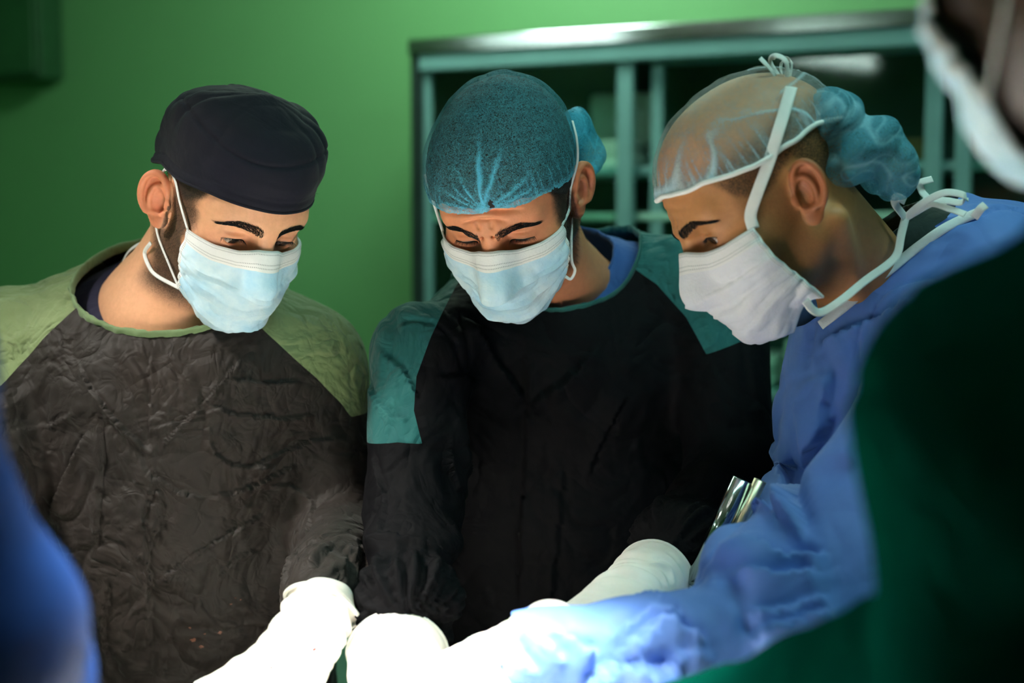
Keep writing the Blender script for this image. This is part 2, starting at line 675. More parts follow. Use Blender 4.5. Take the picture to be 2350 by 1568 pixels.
surgical_lamp(LAMP_A, FIELD, 'straight above the operating table')
surgical_lamp(LAMP_B, (-0.30, 1.38, 1.15), 'at the left of the table')

# ------------------------------------------------------------------ glass fronted wall cabinet
cab = empty('glass_cabinet', tuple(W0 + np.array([0, 0, 1.0])), 'wide glass fronted wall cabinet with pale metal frames on the green wall', 'cabinet')


def cb(name, u0, u1, d0, d1, z0, z1, mat, parent=cab, bev=0.003):
    return box(name, (u0, d0, z0), (u1, d1, z1), mat, parent, M=WM, org=W0, bev=bev)


zt = on_front(970, 126)[1]; zb = 0.92; ztop = zt + 0.030; UR = 1.85
z_rail0 = on_front(970, 164)[1]
zs = on_front(1400, 402)[1]; zs1 = on_front(1400, 381)[1]
z_low = on_front(1780, 925)[1]; z_low1 = on_front(1780, 905)[1]
z_mid = on_front(2250, 500)[1]; z_mid1 = on_front(2250, 486)[1]
cb('side_panel', -0.03, 0.0, 0.0, 0.355, zb, ztop, DARKM)
cb('side_panel', UR, UR + 0.02, 0.0, 0.355, zb, ztop, DARKM)
cb('back_panel', 0.0, UR, 0.335, 0.35, zb, ztop, CARC)
cb('top_panel', 0.0, UR, 0.01, 0.335, ztop - 0.02, ztop, CARC)
cb('bottom_panel', 0.0, UR, 0.01, 0.335, zb, zb + 0.02, CARC)
cb('fascia', -0.03, UR + 0.02, -0.012, 0.004, zt, ztop + 0.005, STEEL)
cb('shelf', 0.005, UR - .005, 0.04, 0.33, zs, zs1, ALU)
cb('shelf', 0.005, UR - .005, 0.03, 0.33, z_mid - .004, z_mid1, plain('shelf_mint', srgb(150, 200, 180), .5))
cb('shelf', 0.005, UR - .005, 0.04, 0.33, z_low, z_low1, ALU)
cb('divider', 0.53, 0.54, 0.10, 0.33, zb + 0.02, ztop - 0.02, CARC)

gl = NT('cabinet_glass')
gt = gl.n('ShaderNodeBsdfTransparent'); gt.inputs[0].default_value = (0.86, 0.97, 0.93, 1)
gg = gl.n('ShaderNodeBsdfGlossy'); gg.inputs['Roughness'].default_value = 0.04
fr = gl.n('ShaderNodeLayerWeight'); fr.inputs[0].default_value = 0.5
ff = gl.math('ADD', gl.math('MULTIPLY', gl.math('POWER', fr.outputs['Facing'], 4.0), 0.5), 0.045)
mx = gl.n('ShaderNodeMixShader'); gl.l(ff, mx.inputs[0]); gl.l(gt.outputs[0], mx.inputs[1]); gl.l(gg.outputs[0], mx.inputs[2])
gl.l(mx.outputs[0], gl.out.inputs[0])
GLASS = gl.m


def door(u0, u1, s0, s1, dep, z0, z1):
    """sliding door leaf: stiles, rails and pane; its pane is the leaf's main mesh"""
    d = cb('door', u0, u1, dep + .008, dep + .012, z0, z1, GLASS, bev=0)
    if s0: cb('stile', u0, u0 + s0, dep, dep + .02, z0, z1, ALU, d)
    if s1: cb('stile', u1 - s1, u1, dep, dep + .02, z0, z1, ALU, d)
    cb('rail', u0, u1, dep - .002, dep + .022, z1 - .028, z1, ALU, d)
    cb('rail', u0, u1, dep - .002, dep + .022, z0, z0 + .03, ALU, d)
    return d


zd0 = zb + 0.02
door(0.0, 0.511, 0.018, 0.037, 0.006, zd0, zt)
door(0.561 - 0.018, 1.154, 0.027, 0.035, 0.032, zd0, z_rail0 + .02)
door(1.192 - 0.01, 1.80, 0.032, 0.03, 0.006, zd0, z_rail0 + .02)
cb('top_rail', -0.005, UR, -0.006, 0.03, z_rail0, zt, ALU)

# supplies on the shelves behind the glass
LINEN = plain('pale_linen_wrap', srgb(228, 242, 232), 0.8, var=0.1, bump=.4, bscale=30)
LINEN2 = plain('grey_green_wrap', srgb(190, 216, 202), 0.8, var=0.1, bump=.4, bscale=30)
CARD = plain('brown_card', srgb(104, 84, 46), 0.8)
DARKBIN = plain('dark_bin', srgb(20, 40, 36), 0.6)


def packet(u0, u1, d0, d1, z0, z1, mat, label, nf=1, cat='package'):
    """a wrapped cloth bundle: soft-edged block with folded flap"""
    r = empty('wrapped_bundle', tuple(W0 + U * (u0 + u1) / 2 - NW * (d0 + d1) / 2 + np.array([0, 0, z0])), label, cat)
    h = (z1 - z0) / nf
    for k in range(nf):
        cb('fold', u0 + .004 * (k % 2), u1 - .003 * ((k + 1) % 2), d0 + .003 * (k % 3), d1, z0 + k * h, z0 + (k + 1) * h - .0015, mat, r, bev=min(.012, h * .4))
    return r


packet(.365, .50, .06, .17, zs1, zs1 + .028, LINEN, 'flat pale linen at the bottom of the stack behind the wide mullion', 2)
packet(.375, .49, .06, .17, zs1 + .028, zs1 + .06, LINEN, 'rumpled pale linen on top of the flat linen', 2)
packet(.34, .505, .18, .32, zs1, zs1 + .175, LINEN2, 'tall grey green wrapped box at the back of the upper shelf', 1)
packet(.60, .70, .07, .235, zs1, zs1 + .10, LINEN2, 'grey green wrapped bundle right of the thin stile', 2)
packet(.56, .66, .24, .32, zs1, zs1 + .16, LINEN2, 'upright grey green wrap behind the thin stile', 1)
packet(1.03, 1.13, .07, .25, zs1, zs1 + .05, CARD, 'low brown card box on the upper shelf', 1, 'box')
packet(.82, .98, .10, .28, z_low1, z_low1 + .11, LINEN2, 'green bundle on the lower shelf above the metal rail', 2)
packet(.70, .80, .10, .28, z_low1, z_low1 + .07, LINEN, 'pale bundle on the lower shelf beside the green one', 2)
packet(.08, .30, .1, .3, z_low1, z_low1 + .12, DARKBIN, 'dark bin at the left end of the lower shelf', 1, 'bin')

# base cupboards under the glass cabinet
base = empty('base_cupboard', tuple(W0), 'low mint green base cupboard under the glass cabinet', 'cupboard')
cb('carcass', -0.03, UR + .02, 0.0, 0.35, 0.08, 0.90, DADO, base)
cb('plinth', 0.0, UR, 0.04, 0.35, 0.0, 0.08, DARKM, base)
cb('worktop', -0.04, UR + .03, -0.02, 0.353, 0.90, 0.92, ALU, base)
for k in range(4):
    dd = cb('cupboard_door', k * .46 + .005, k * .46 + .455, -0.016, 0.0, 0.10, 0.88, DADO, base)
    cb('handle', k * .46 + .40, k * .46 + .415, -0.035, -0.016, 0.55, 0.70, STEEL, dd)

# flat metal box on the wall at the left edge
u0, z0 = on_front(-70, 196); u1, z1 = on_front(14, -60)
k_ = 1.105
eb = empty('wall_box', tuple(W0 + U * u0 - NW * .3 + np.array([0, 0, z0])), 'dark green metal box on the wall at the left edge', 'box')
ug, zg = on_front(16, 178)
ua = ug * 1.07 - .04
cb('case', ua - .30, ua, 0.26, 0.358, zg + .03, zg + .43, plain('green_box_metal', srgb(36, 84, 48), .5), eb, .006)
cb('lid', ua - .285, ua - .015, 0.25, 0.26, zg + .045, zg + .415, plain('green_box_lid', srgb(44, 96, 56), .5), eb, .004)
# ------------------------------------------------------------------ people: skin, heads, caps, masks
def skin_mat(name, rough=0.5):
    t = NT(name)
    c = t.attr('tint', 'Color')
    n = t.noise(170, 3, 0.6)
    c = t.mix(0.5, c, t.ramp(n, [(0.3, (0.80, 0.76, 0.74)), (0.7, (1.0, 1.0, 1.0))]), 'MULTIPLY')
    st = t.noise(900, 2, 0.6)
    spk = t.math('MULTIPLY', t.attr('beard'), t.ramp(st, [(.36, (0, 0, 0)), (.62, (.85, .85, .85))]))
    c = t.mix(spk, c, (0.012, 0.009, 0.008))
    t.l(c, t.b.inputs['Base Color'])
    t.set(Roughness=rough)
    t.b.inputs['Specular IOR Level'].default_value = 0.4
    t.b.inputs['Subsurface Weight'].default_value = 0.12
    t.b.inputs['Subsurface Radius'].default_value = (0.8, 0.3, 0.15)
    t.b.inputs['Subsurface Scale'].default_value = 0.008
    t.l(t.bump(t.noise(520, 4, 0.7), 0.22, 0.0012), t.b.inputs['Normal'])
    return t.m


SKIN = skin_mat('skin')
HAIRM = plain('black_hair', (0.010, 0.008, 0.007), 0.75, var=0.3, scale=300, bump=.8, bscale=400)


def ear_sdf(Q, flare=35):
    b = A(math.sin(math.radians(flare)), math.cos(math.radians(flare)), 0.0)
    u = A(0.10, 0.20, 0.97); u /= np.linalg.norm(u)
    b = b - (b @ u) * u; b /= np.linalg.norm(b)
    n = np.cross(b, u); n /= np.linalg.norm(n)
    if n[0] < 0: n = -n
    q = Q - A(0.0735, 0.0, 0.004)
    p_, q_, n_ = q @ b, q @ u, q @ n

    def e2(cp, cq, rp, rq):
        a0, a1 = (p_ - cp) / rp, (q_ - cq) / rq
        k0 = np.sqrt(a0 * a0 + a1 * a1) + 1e-9
        k1 = np.sqrt((a0 / rp) ** 2 + (a1 / rq) ** 2) + 1e-9
        return k0 * (k0 - 1) / k1
    e = smin(e2(.017, .007, .0185, .0275), e2(.0105, -.021, .0105, .0125), .010)
    cupn = n_ - 0.12 * (p_ - .01)                     # plate dishes outward to the rim
    plate = smax(e, np.abs(cupn) - .0020, .003)
    rim = np.sqrt((e + .0036) ** 2 + (cupn - .0044) ** 2) - .0037
    rim = np.where(q_ < -.014, np.maximum(rim, -.014 - q_ - .004), rim)
    d = smin(plate, rim, .0025)
    i = e2(.0120, .000, .0098, .0170)
    anti = np.sqrt(i * i + (cupn - .0030) ** 2) - .0032
    anti = np.maximum(anti, .010 - p_ - .25 * np.abs(q_))
    d = smin(d, anti, .0025)
    pq = np.stack([p_, q_, cupn], 1)
    d = smin(d, ell(pq, (.008, -.002, -.0045), (.013, .016, .0045)), .004)
    d = smax(d, -ell(pq, (.0080, -.003, .0050), (.0072, .0110, .0068)), .0025)
    d = smin(d, ell(np.stack([p_, q_, n_], 1), (-.0010, -.004, .0050), (.0040, .0060, .0038)), .003)
    lobe = ell(np.stack([p_, q_, n_], 1), (.0085, -.025, .001), (.0090, .0085, .0048))
    d = smin(d, lobe, .005)
    return d


def skull_sdf(Q):
    d = ell(Q, (0, .010, .055), (.0755, .097, .083))
    return smin(d, ell(Q, (0, -.028, .052), (.066, .064, .070)), .03)


def head_sdf(Pn, o):
    Q = Pn.copy(); Q[:, 0] = np.abs(Q[:, 0])
    d = skull_sdf(Q)
    d = smin(d, ell(Q, (0, -.026, -.014), (.060, .068, .080)), .035)
    d = smin(d, ell(Q, (.050, -.054, -.014), (.019, .026, .018)), .022)          # cheekbone
    jaw = cap(Q, (.051, .000, -.046), (.014, -.078, -.077), .015, .017)
    d = smin(d, jaw, .028)
    d = smin(d, ell(Q, (0, -.084, -.077), (.021, .016, .017)), .02)              # chin
    d = smin(d, cap(Q, (.008, -.087, .036), (.044, -.074, .040), .0105, .0100), .016)   # brow ridge
    d = smax(d, -ell(Q, (.033, -.101, .016), (.021, .019, .0125)), .014)         # eye socket
    ec = (.032, -.0745, .0145)
    d = smin(d, ell(Q, ec, (.0150, .0146, .0138)), .006)                         # closed lids
    op = o.get('lid', .0028)
    slit = ell(Q, (.0325, -.0895, .0112 + o.get('lidz', 0)), (.0138, .0105, op))
    crease = ell(Q, (.033, -.0890, .0212), (.015, .005, .0010))
    d = smax(d, -crease, .003)
    d = smax(d, -slit, .0016)
    d = smin(d, cap(Q, (0, -.093, .026), (0, -.114, -.014), .0085, .0105), .012)  # nose bridge
    d = smin(d, ell(Q, (0, -.116, -.018), (.0125, .012, .0105)), .008)
    d = smin(d, ell(Q, (.0125, -.107, -.022), (.0085, .011, .0085)), .006)
    d = smax(d, -ell(Q, (.0065, -.112, -.031), (.0042, .006, .004)), .003)
    d = smin(d, ell(Q, (0, -.098, -.050), (.025, .009, .0062)), .006)            # lips
    d = smin(d, ell(Q, (0, -.097, -.062), (.021, .009, .0065)), .006)
    d = smax(d, -ell(Q, (0, -.108, -.0555), (.026, .010, .0012)), .002)
    if o.get('frown', 0):
        fr = o['frown']
        d = smax(d, -cap(Q, (.0065, -.099, .030), (.0085, -.099, .050), .0016 * fr, .0006), .006)
        for z, a, w in ((.058, .0018, .046), (.069, .0018, .052), (.080, .0013, .040), (.047, .0012, .030)):
            zz = z + .005 * np.cos(Q[:, 0] * 62)
            g = np.exp(-((Q[:, 2] - zz) / .0024) ** 2) - .7 * np.exp(-((Q[:, 2] - zz - .0048) / .003) ** 2)
            d = d + fr * a * g * sstep(w, w * .6, Q[:, 0]) * (Q[:, 1] < -.05)
        d = smin(d, ell(Q, (.015, -.094, .0345), (.010, .008, .0055)), .008)
    if o.get('ears', True):
        d = smin(d, ear_sdf(Q, o.get('flare', 35)), .005)
    # neck, set in the direction of the trunk
    nb = o['neck_l']
    d2 = cap(Pn, (0, .028, -.030), nb, .052, o.get('neck_r', .060))
    mid = A(*nb)
    for s in (-1, 1):
        d2 = smin(d2, cap(Pn, (s * .058, .028, -.040), A(*o['notch_l']) + A(s * .012, 0, 0), .0125, .0095), o.get('tend', .016))
    for a, b, ra, rb in o['stub_l']:
        d2 = smin(d2, cap(Pn, a, b, ra, rb), .045)
    d2 = smin(d2, ell(Pn, (0, -.050, -.068), (.034, .034, .018)), .03)
    return smin(d, d2, .022)


def hairline(y, o=None):
    return np.interp(y, [-.12, -.085, -.065, -.05, -.03, -.005, .02, .04, .065, .11], [.090, .084, .066, .040, .024, .030, .040, .010, -.030, -.045])


def make_head(person, R, t, o, h=.0017):
    """body mesh (head, neck, upper chest), eyes, brows, lashes"""
    Ri = np.linalg.inv(R)
    loc = lambda w: tuple(Ri @ (np.asarray(w, float) - t))
    o['neck_l'] = loc(o['neck']); o['notch_l'] = loc(o['notch'])
    o['stub_l'] = [(loc(a), loc(b), ra, rb) for a, b, ra, rb in o['stub']]
    f = lambda p: head_sdf(p, o)
    pts = np.array([[-.105, -.14, -.12], [.105, .125, .15], o['neck_l'], o['notch_l']] + [s[0] for s in o['stub_l']] + [s[1] for s in o['stub_l']])
    lo, hi = pts.min(0) - .035, pts.max(0) + .02
    lo = np.maximum(lo, -.36); hi = np.minimum(hi, .34)
    V, F = surf(f, lo, hi, h)
    n = normals(V, F)
    x, y, z = np.abs(V[:, 0]), V[:, 1], V[:, 2]
    nz = fbm(V * 60, 5, 3)
    base = np.array(o['skin']); c = np.tile(base, (len(V), 1))

    def blend(m, col):
        nonlocal c
        m = np.clip(m, 0, 1)[:, None]
        c = c * (1 - m) + np.array(col) * m
    red = np.array(o.get('red', (base[0] * 1.0, base[1] * .62, base[2] * .55)))
    blend(.75 * sstep(.072, .082, x) * (np.abs(y - .012) < .045) * (np.abs(z) < .05), red)
    blend(.5 * np.exp(-(((x) / .02) ** 2 + ((z + .012) / .025) ** 2)) * (y < -.08), red)
    blend(.45 * np.exp(-(((x - .032) / .02) ** 2 + ((z - .008) / .013) ** 2)) * (y < -.06), red * .85)
    blend(.3 * np.exp(-(((x - .045) / .03) ** 2 + ((z + .018) / .02) ** 2)) * (y < -.04), red)
    blend(.35 * fbm(V * 25, 9, 2), base * .8)
    # beard, sideburn and short hair: pigment of the skin's hair cover
    jawz = np.interp(y, [-.12, -.06, .0, .03], [-.03, -.035, -.02, -.02])
    beard = sstep(0, .022, jawz - z + .01 * nz) * sstep(.035, .0, y + .006 * nz) * sstep(-.125, -.100, z)
    side = sstep(.052, .060, x) * sstep(-.058, -.040, y + .008 * nz) * sstep(.004, -.010, y) * sstep(.06, .05, z) * sstep(-.085, -.065, z)
    notear = 1 - sstep(.0745, .077, x) * (y > -.008)
    beard = np.clip(np.maximum(beard, side), 0, 1) * notear * o.get('beard', 1)
    hairm = sstep(-.006, .006, z - hairline(y) + .004 * nz) * (1 - sstep(.077, .079, x)) * o.get('scalp', 1)
    if o.get('bald'):
        hairm = hairm * sstep(.088, .060, z) * sstep(-.075, -.045, y)
    blend(o.get('beard_tone', .7) * beard, o.get('beard_col', (.035, .024, .018)))
    blend(o.get('scalp_tone', .9) * hairm, o.get('beard_col', (.035, .024, .018)))
    bm_ = np.clip(np.maximum(beard * o.get('beard_spk', 1), hairm), 0, 1)
    if o.get('mole') is not None:
        for q, r_ in o['mole']:
            blend(np.exp(-(np.linalg.norm(V @ R.T + t - np.asarray(q), axis=1) / r_) ** 4), (.04, .02, .012))
    Vw = V @ R.T + t
    body = mk('body', Vw, F, SKIN, person, col=np.clip(c, 0, 1), attrs={'beard': bm_})
    o['bvh'] = BVHTree.FromPolygons(Vw.tolist(), F.tolist())
    # eyes
    for s in (-1, 1):
        ctr = np.array([s * .032, -.0745, .0145]); r = .0126
        g = np.array(o.get('gaze', (0, -.9, -.42)), float); g /= np.linalg.norm(g)
        vs = []; fs = []
        for i in range(17):
            for j in range(24):
                a, b = math.pi * i / 16, 2 * math.pi * j / 24
                vs.append((math.sin(a) * math.cos(b), math.sin(a) * math.sin(b), math.cos(a)))
        for i in range(16):
            for j in range(24):
                fs.append((i * 24 + j, i * 24 + 24 + j, i * 24 + 24 + (j + 1) % 24, i * 24 + (j + 1) % 24))
        vs = np.array(vs); ang = np.arccos(np.clip(vs @ g, -1, 1))
        mk('eye', (vs * r + ctr) @ R.T + t, np.array(fs), EYE, person, attrs={'iris': ang})
    # eyebrows and lashes as tufts of short hairs
    rng = np.random.default_rng(o.get('seed', 1))

    def project(q):
        q = q.copy()
        for _ in range(14):
            d = f(q.astype(np.float32))
            q[:, 1] += np.where(d > 0, 1, 1) * d * .8
        return q
    for s in (-1, 1):
        nb = o.get('brow_n', 850)
        u = rng.random(nb) ** .85; w = rng.uniform(-1, 1, nb)
        bx = .0095 + .044 * u
        bz = .0305 + .0060 * np.sin(np.clip(u / .66, 0, 1.5) * math.pi * .5) - .006 * np.clip((u - .62) / .38, 0, 1) ** 1.5 + o.get('brow_dz', 0) + o.get('brow_in', 0) * (1 - u)
        th = np.interp(u, [0, .12, .55, 1], [.0034, .0052, .0044, .0020]) * o.get('brow_w', 1)
        p0 = np.stack([s * bx, np.full(nb, -.125), bz + th * w], 1)
        p0 = project(p0)
        L = rng.uniform(.0035, .0075, nb) * (1 - .3 * u)
        an = np.radians(np.interp(u, [0, .15, .5, 1], [75, 48, 18, -22]) - 14 * w + rng.normal(0, 10, nb))
        p1 = p0 + np.stack([s * np.cos(an) * L, np.full(nb, 0), np.sin(an) * L], 1)
        p1[:, 1] = project(p1 - np.array([0, .003, 0]))[:, 1] - .0016
        p0[:, 1] -= .0004
        Vb, Fb = strands(p0, p1, .00024 * o.get('brow_t', 1))
        tag(mk('eyebrow', Vb @ R.T + t, Fb, HAIRM, person), kind='stuff')
        nl = 64
        a = np.linspace(-1, 1, nl)
        ex = s * (.0325 + .0132 * a); ez = .0112 + o.get('lidz', 0) + (o.get('lid', .0028) + .0002) * np.sqrt(1 - (a * .97) ** 2)
        p0 = project(np.stack([ex, np.full(nl, -.12), ez], 1))
        p1 = p0 + np.stack([s * .003 * a + s * .001, -.0050 - .002 * rng.random(nl), -.0040 + .003 * rng.random(nl)], 1)
        Vb, Fb = strands(p0, p1, .00028)
        tag(mk('eyelashes', Vb @ R.T + t, Fb, HAIRM, person), kind='stuff')
    return body


def strands(p0, p1, r):
    n = len(p0)
    d = p1 - p0; d /= np.linalg.norm(d, axis=1)[:, None] + 1e-9
    a = np.cross(d, [0, -1, .2]); a /= np.linalg.norm(a, axis=1)[:, None] + 1e-9
    b = np.cross(d, a)
    V = np.concatenate([p0 + a * r, p0 - .5 * a * r + .87 * b * r, p0 - .5 * a * r - .87 * b * r, p1])
    i = np.arange(n)
    F = np.concatenate([np.stack([i, i + n, i + 3 * n], 1), np.stack([i + n, i + 2 * n, i + 3 * n], 1), np.stack([i + 2 * n, i, i + 3 * n], 1)])
    return V, F


def jaw_hair(person, R, t, o, n, name='beard', L=(.004, .009)):
    """short beard hairs rooted on the jaw and sideburns"""
    body = [c for c in person.children if c.name.startswith('body')][0]
    me = body.data
    co = np.empty(len(me.vertices) * 3, np.float32); me.vertices.foreach_get('co', co)
    no = np.empty(len(me.vertices) * 3, np.float32); me.vertices.foreach_get('normal', no)
    m = np.empty(len(me.vertices), np.float32); me.attributes['beard'].data.foreach_get('value', m)
    co = co.reshape(-1, 3) + origin(body); no = no.reshape(-1, 3)
    rng = np.random.default_rng(7)
    k = rng.choice(np.argwhere(m > .35).ravel(), n)
    lc = (co[k] - t) @ R
    down = R @ np.array([0, .1, -1.0])
    d = no[k] * .45 + down * .8 + rng.normal(0, .25, (n, 3))
    d /= np.linalg.norm(d, axis=1)[:, None]
    p0 = co[k] + rng.normal(0, .0006, (n, 3)); p1 = p0 + d * rng.uniform(*L, n)[:, None]
    V, F = strands(p0 - no[k] * .001, p1, .00022)
    tag(mk(name, V, F, HAIRM, person), kind='stuff')


def make_eye_mat():
    t = NT('eye')
    c = t.ramp(t.math('DIVIDE', t.attr('iris'), 1.2), [(0.0, (.004, .003, .003)), (.19, (.004, .003, .003)), (.21, (.09, .04, .018)), (.40, (.05, .022, .010)), (.44, (.62, .52, .46)), (1, (.6, .45, .40))])
    t.l(c, t.b.inputs['Base Color'])
    t.set(Roughness=0.06)
    t.b.inputs['Coat Weight'].default_value = 0.6
    return t.m


EYE = make_eye_mat()


# ------------------------------------------------------------------ face masks
def mask_mat(name, main, band, lower=None):
    t = NT(name)
    sp = t.n('ShaderNodeSeparateXYZ'); t.l(t.attr('sheet', 'Vector'), sp.inputs[0])
    u, v = sp.outputs[0], sp.outputs[1]
    edge = t.math('ABSOLUTE', t.math('SUBTRACT', u, 0.5))
    isband = t.math('MAXIMUM', t.math('LESS_THAN', v, 0.135), t.math('GREATER_THAN', edge, 0.476))
    fib = t.noise(420, 3, 0.6)
    soft = t.noise(22, 4, 0.6)
    mc = t.ramp(soft, [(0.38, main), (0.66, lower or main)])
    c = t.mix(isband, mc, band)

    def line(x, pos, w):
        return t.math('LESS_THAN', t.math('ABSOLUTE', t.math('SUBTRACT', x, pos)), w)

    def dash(x, n):
        return t.math('LESS_THAN', t.math('FRACT', t.math('MULTIPLY', x, n)), 0.55)
    st = None
    for pos in (0.022, 0.088, 0.112):
        k = t.math('MULTIPLY', line(v, pos, 0.0042), dash(u, 130))
        st = k if st is None else t.math('MAXIMUM', st, k)
    for pos in (0.481, 0.491):
        k = t.math('MULTIPLY', line(edge, pos, 0.0022), dash(v, 60))
        st = t.math('MAXIMUM', st, k)
    c = t.mix(t.math('MULTIPLY', st, 0.6), c, (0.22, 0.25, 0.27))
    t.l(c, t.b.inputs['Base Color'])
    h = t.math('ADD', t.math('MULTIPLY', fib, 0.25), t.math('ABSOLUTE', t.math('SUBTRACT', t.noise(34, 3, .55, .8), .5)))
    h = t.math('SUBTRACT', h, t.math('MULTIPLY', st, 0.8))
    t.l(t.bump(h, 0.35, 0.004), t.b.inputs['Normal'])
    t.set(Roughness=0.7)
    t.b.inputs['Specular IOR Level'].default_value = 0.25
    t.b.inputs['Sheen Weight'].default_value = 0.1
    return t.m


def make_mask(person, R, t, o, mat):
    O = np.array([0, -.012, -.035])
    f = lambda q: smin(smin(smin(ell(q, (0, -.030, -.026), (.063, .072, .082)),
                                 cap(q, (0, -.090, .018), (0, -.121, -.026), .010, .013), .030),
                            ell(q, (0, -.080, -.078), (.030, .026, .027)), .04),
                       ell(np.abs(q) * A(1, 0, 0) + q * A(0, 1, 1), (.046, -.050, -.018), (.022, .028, .026)), .03) - o.get('m_off', .003)
    nu, nv = 110, 76
    u = np.linspace(-1, 1, nu)[None, :] * np.ones((nv, 1)); v = np.linspace(0, 1, nv)[:, None] * np.ones((1, nu))
    th = np.radians(o.get('m_side', 60) + (o.get('m_sideb', 56) - o.get('m_side', 60)) * v - 3 * np.sin(v * math.pi)) * u
    pt = np.interp(np.abs(u), [0, .12, .3, .6, 1], o.get('m_top', [27, 27, 24, 23, 24]))
    pb = np.interp(np.abs(u), [0, .3, .6, .85, 1], o.get('m_bot', [-54, -53, -48, -38, -32]))
    ph = np.radians(pt + (pb - pt) * v)
    d = np.stack([np.sin(th) * np.cos(ph), -np.cos(th) * np.cos(ph), np.sin(ph)], -1).reshape(-1, 3)
    # outermost crossing of the taut form
    tt = np.full(len(d), .16)
    for _ in range(60):
        tt = tt - np.maximum(f((O + d * tt[:, None]).astype(np.float32)), -.002) * .7
    uu, vv = u.ravel(), v.ravel()
    mid = sstep(1.0, .72, np.abs(uu))
    pl = 0
    for c0, a in ((.30, .0050), (.47, .0062), (.64, .0052)):       # pleats: a soft step each
        x = (vv - c0 - .015 * np.cos(uu * 2)) / .11
        a = a * o.get('m_pleat', 1.0)
        pl = pl + a * np.where((x > 0) & (x < 1), (1 - x), 0) * (.35 + .65 * mid)
        pl = pl + a * .25 * np.exp(-(x / .12) ** 2)
    q3 = np.stack([uu * 2.2, vv * 2.6, np.full(len(uu), o.get('seed', 1) * 3.1)], 1)
    wr = .0066 * fbm(q3 * 1.2, 3, 3) * sstep(.10, .3, vv) + .0022 * np.abs(noise(q3 * np.array([2.5, 5, 1]), 8)) * sstep(.12, .3, vv)
    sidew = .0016 * np.sin(vv * 40 + 3 * noise(q3 * 2, 4)) * sstep(.75, 1, np.abs(uu))
    gape = o.get('m_gape', .004) * sstep(.6, 1, np.abs(uu)) * sstep(.5, 1, vv)
    tt = tt + pl + wr + sidew + gape
    V = O + d * tt[:, None]
    i = np.arange(nv * nu).reshape(nv, nu)
    F = np.stack([i[:-1, :-1].ravel(), i[1:, :-1].ravel(), i[1:, 1:].ravel(), i[:-1, 1:].ravel()], 1)
    Vw = V @ R.T + t
    ob = mk('face_mask', Vw, F, mat, person, uv=np.stack([(uu + 1) / 2, vv], 1))
    s = ob.modifiers.new('thickness', 'SOLIDIFY'); s.thickness = .0012; s.offset = 1
    o['mbvh'] = BVHTree.FromPolygons(Vw.tolist(), F.tolist())
    W = Vw.reshape(nv, nu, 3)
    o['corner'] = {('t', -1): W[0, 0], ('t', 1): W[0, -1], ('b', -1): W[-1, 0], ('b', 1): W[-1, -1]}
    o['mask'] = ob
    # folded welt along the outer edge
    edge = np.concatenate([W[0, ::2], W[::2, -1], W[-1, ::-2], W[::-2, 0]])
    Vt, Ft = tube(resample(edge, 220, True), .0011, 6, True)
    mk('mask_welt', Vt, Ft, o['welt'], ob)
    return ob


def strap(name, pts, w, mat, parent, n=40, nrm=None, thick=.22):
    p = spline(pts, n)
    V, F = tube(p, w, 10, flat=thick, nrm=nrm)
    return mk(name, V, F, mat, parent)


def ear_loop(o, R, t, s, mat, w=.0017):
    L = lambda x, y, z: R @ np.array([s * x, y, z]) + t
    top, bot = o['corner'][('t', s)], o['corner'][('b', s)]
    pts = [top, .45 * top + .55 * L(.0785, -.006, .036) + R @ np.array([s * .001, 0, 0]), L(.0785, -.006, .036), L(.082, .010, .040), L(.080, .022, .026), L(.0765, .023, .0), L(.075, .018, -.022), L(.071, .004, -.044), .5 * bot + .5 * L(.068, -.006, -.052), bot]
    strap('ear_loop', pts, w, mat, o['mask'], 60, nrm=R @ np.array([s, -.2, 0]), thick=.6)


# ------------------------------------------------------------------ caps
def rimfield(V, ys, zs, asym=0.0):
    return np.interp(V[:, 1], ys, zs) + asym * V[:, 0]


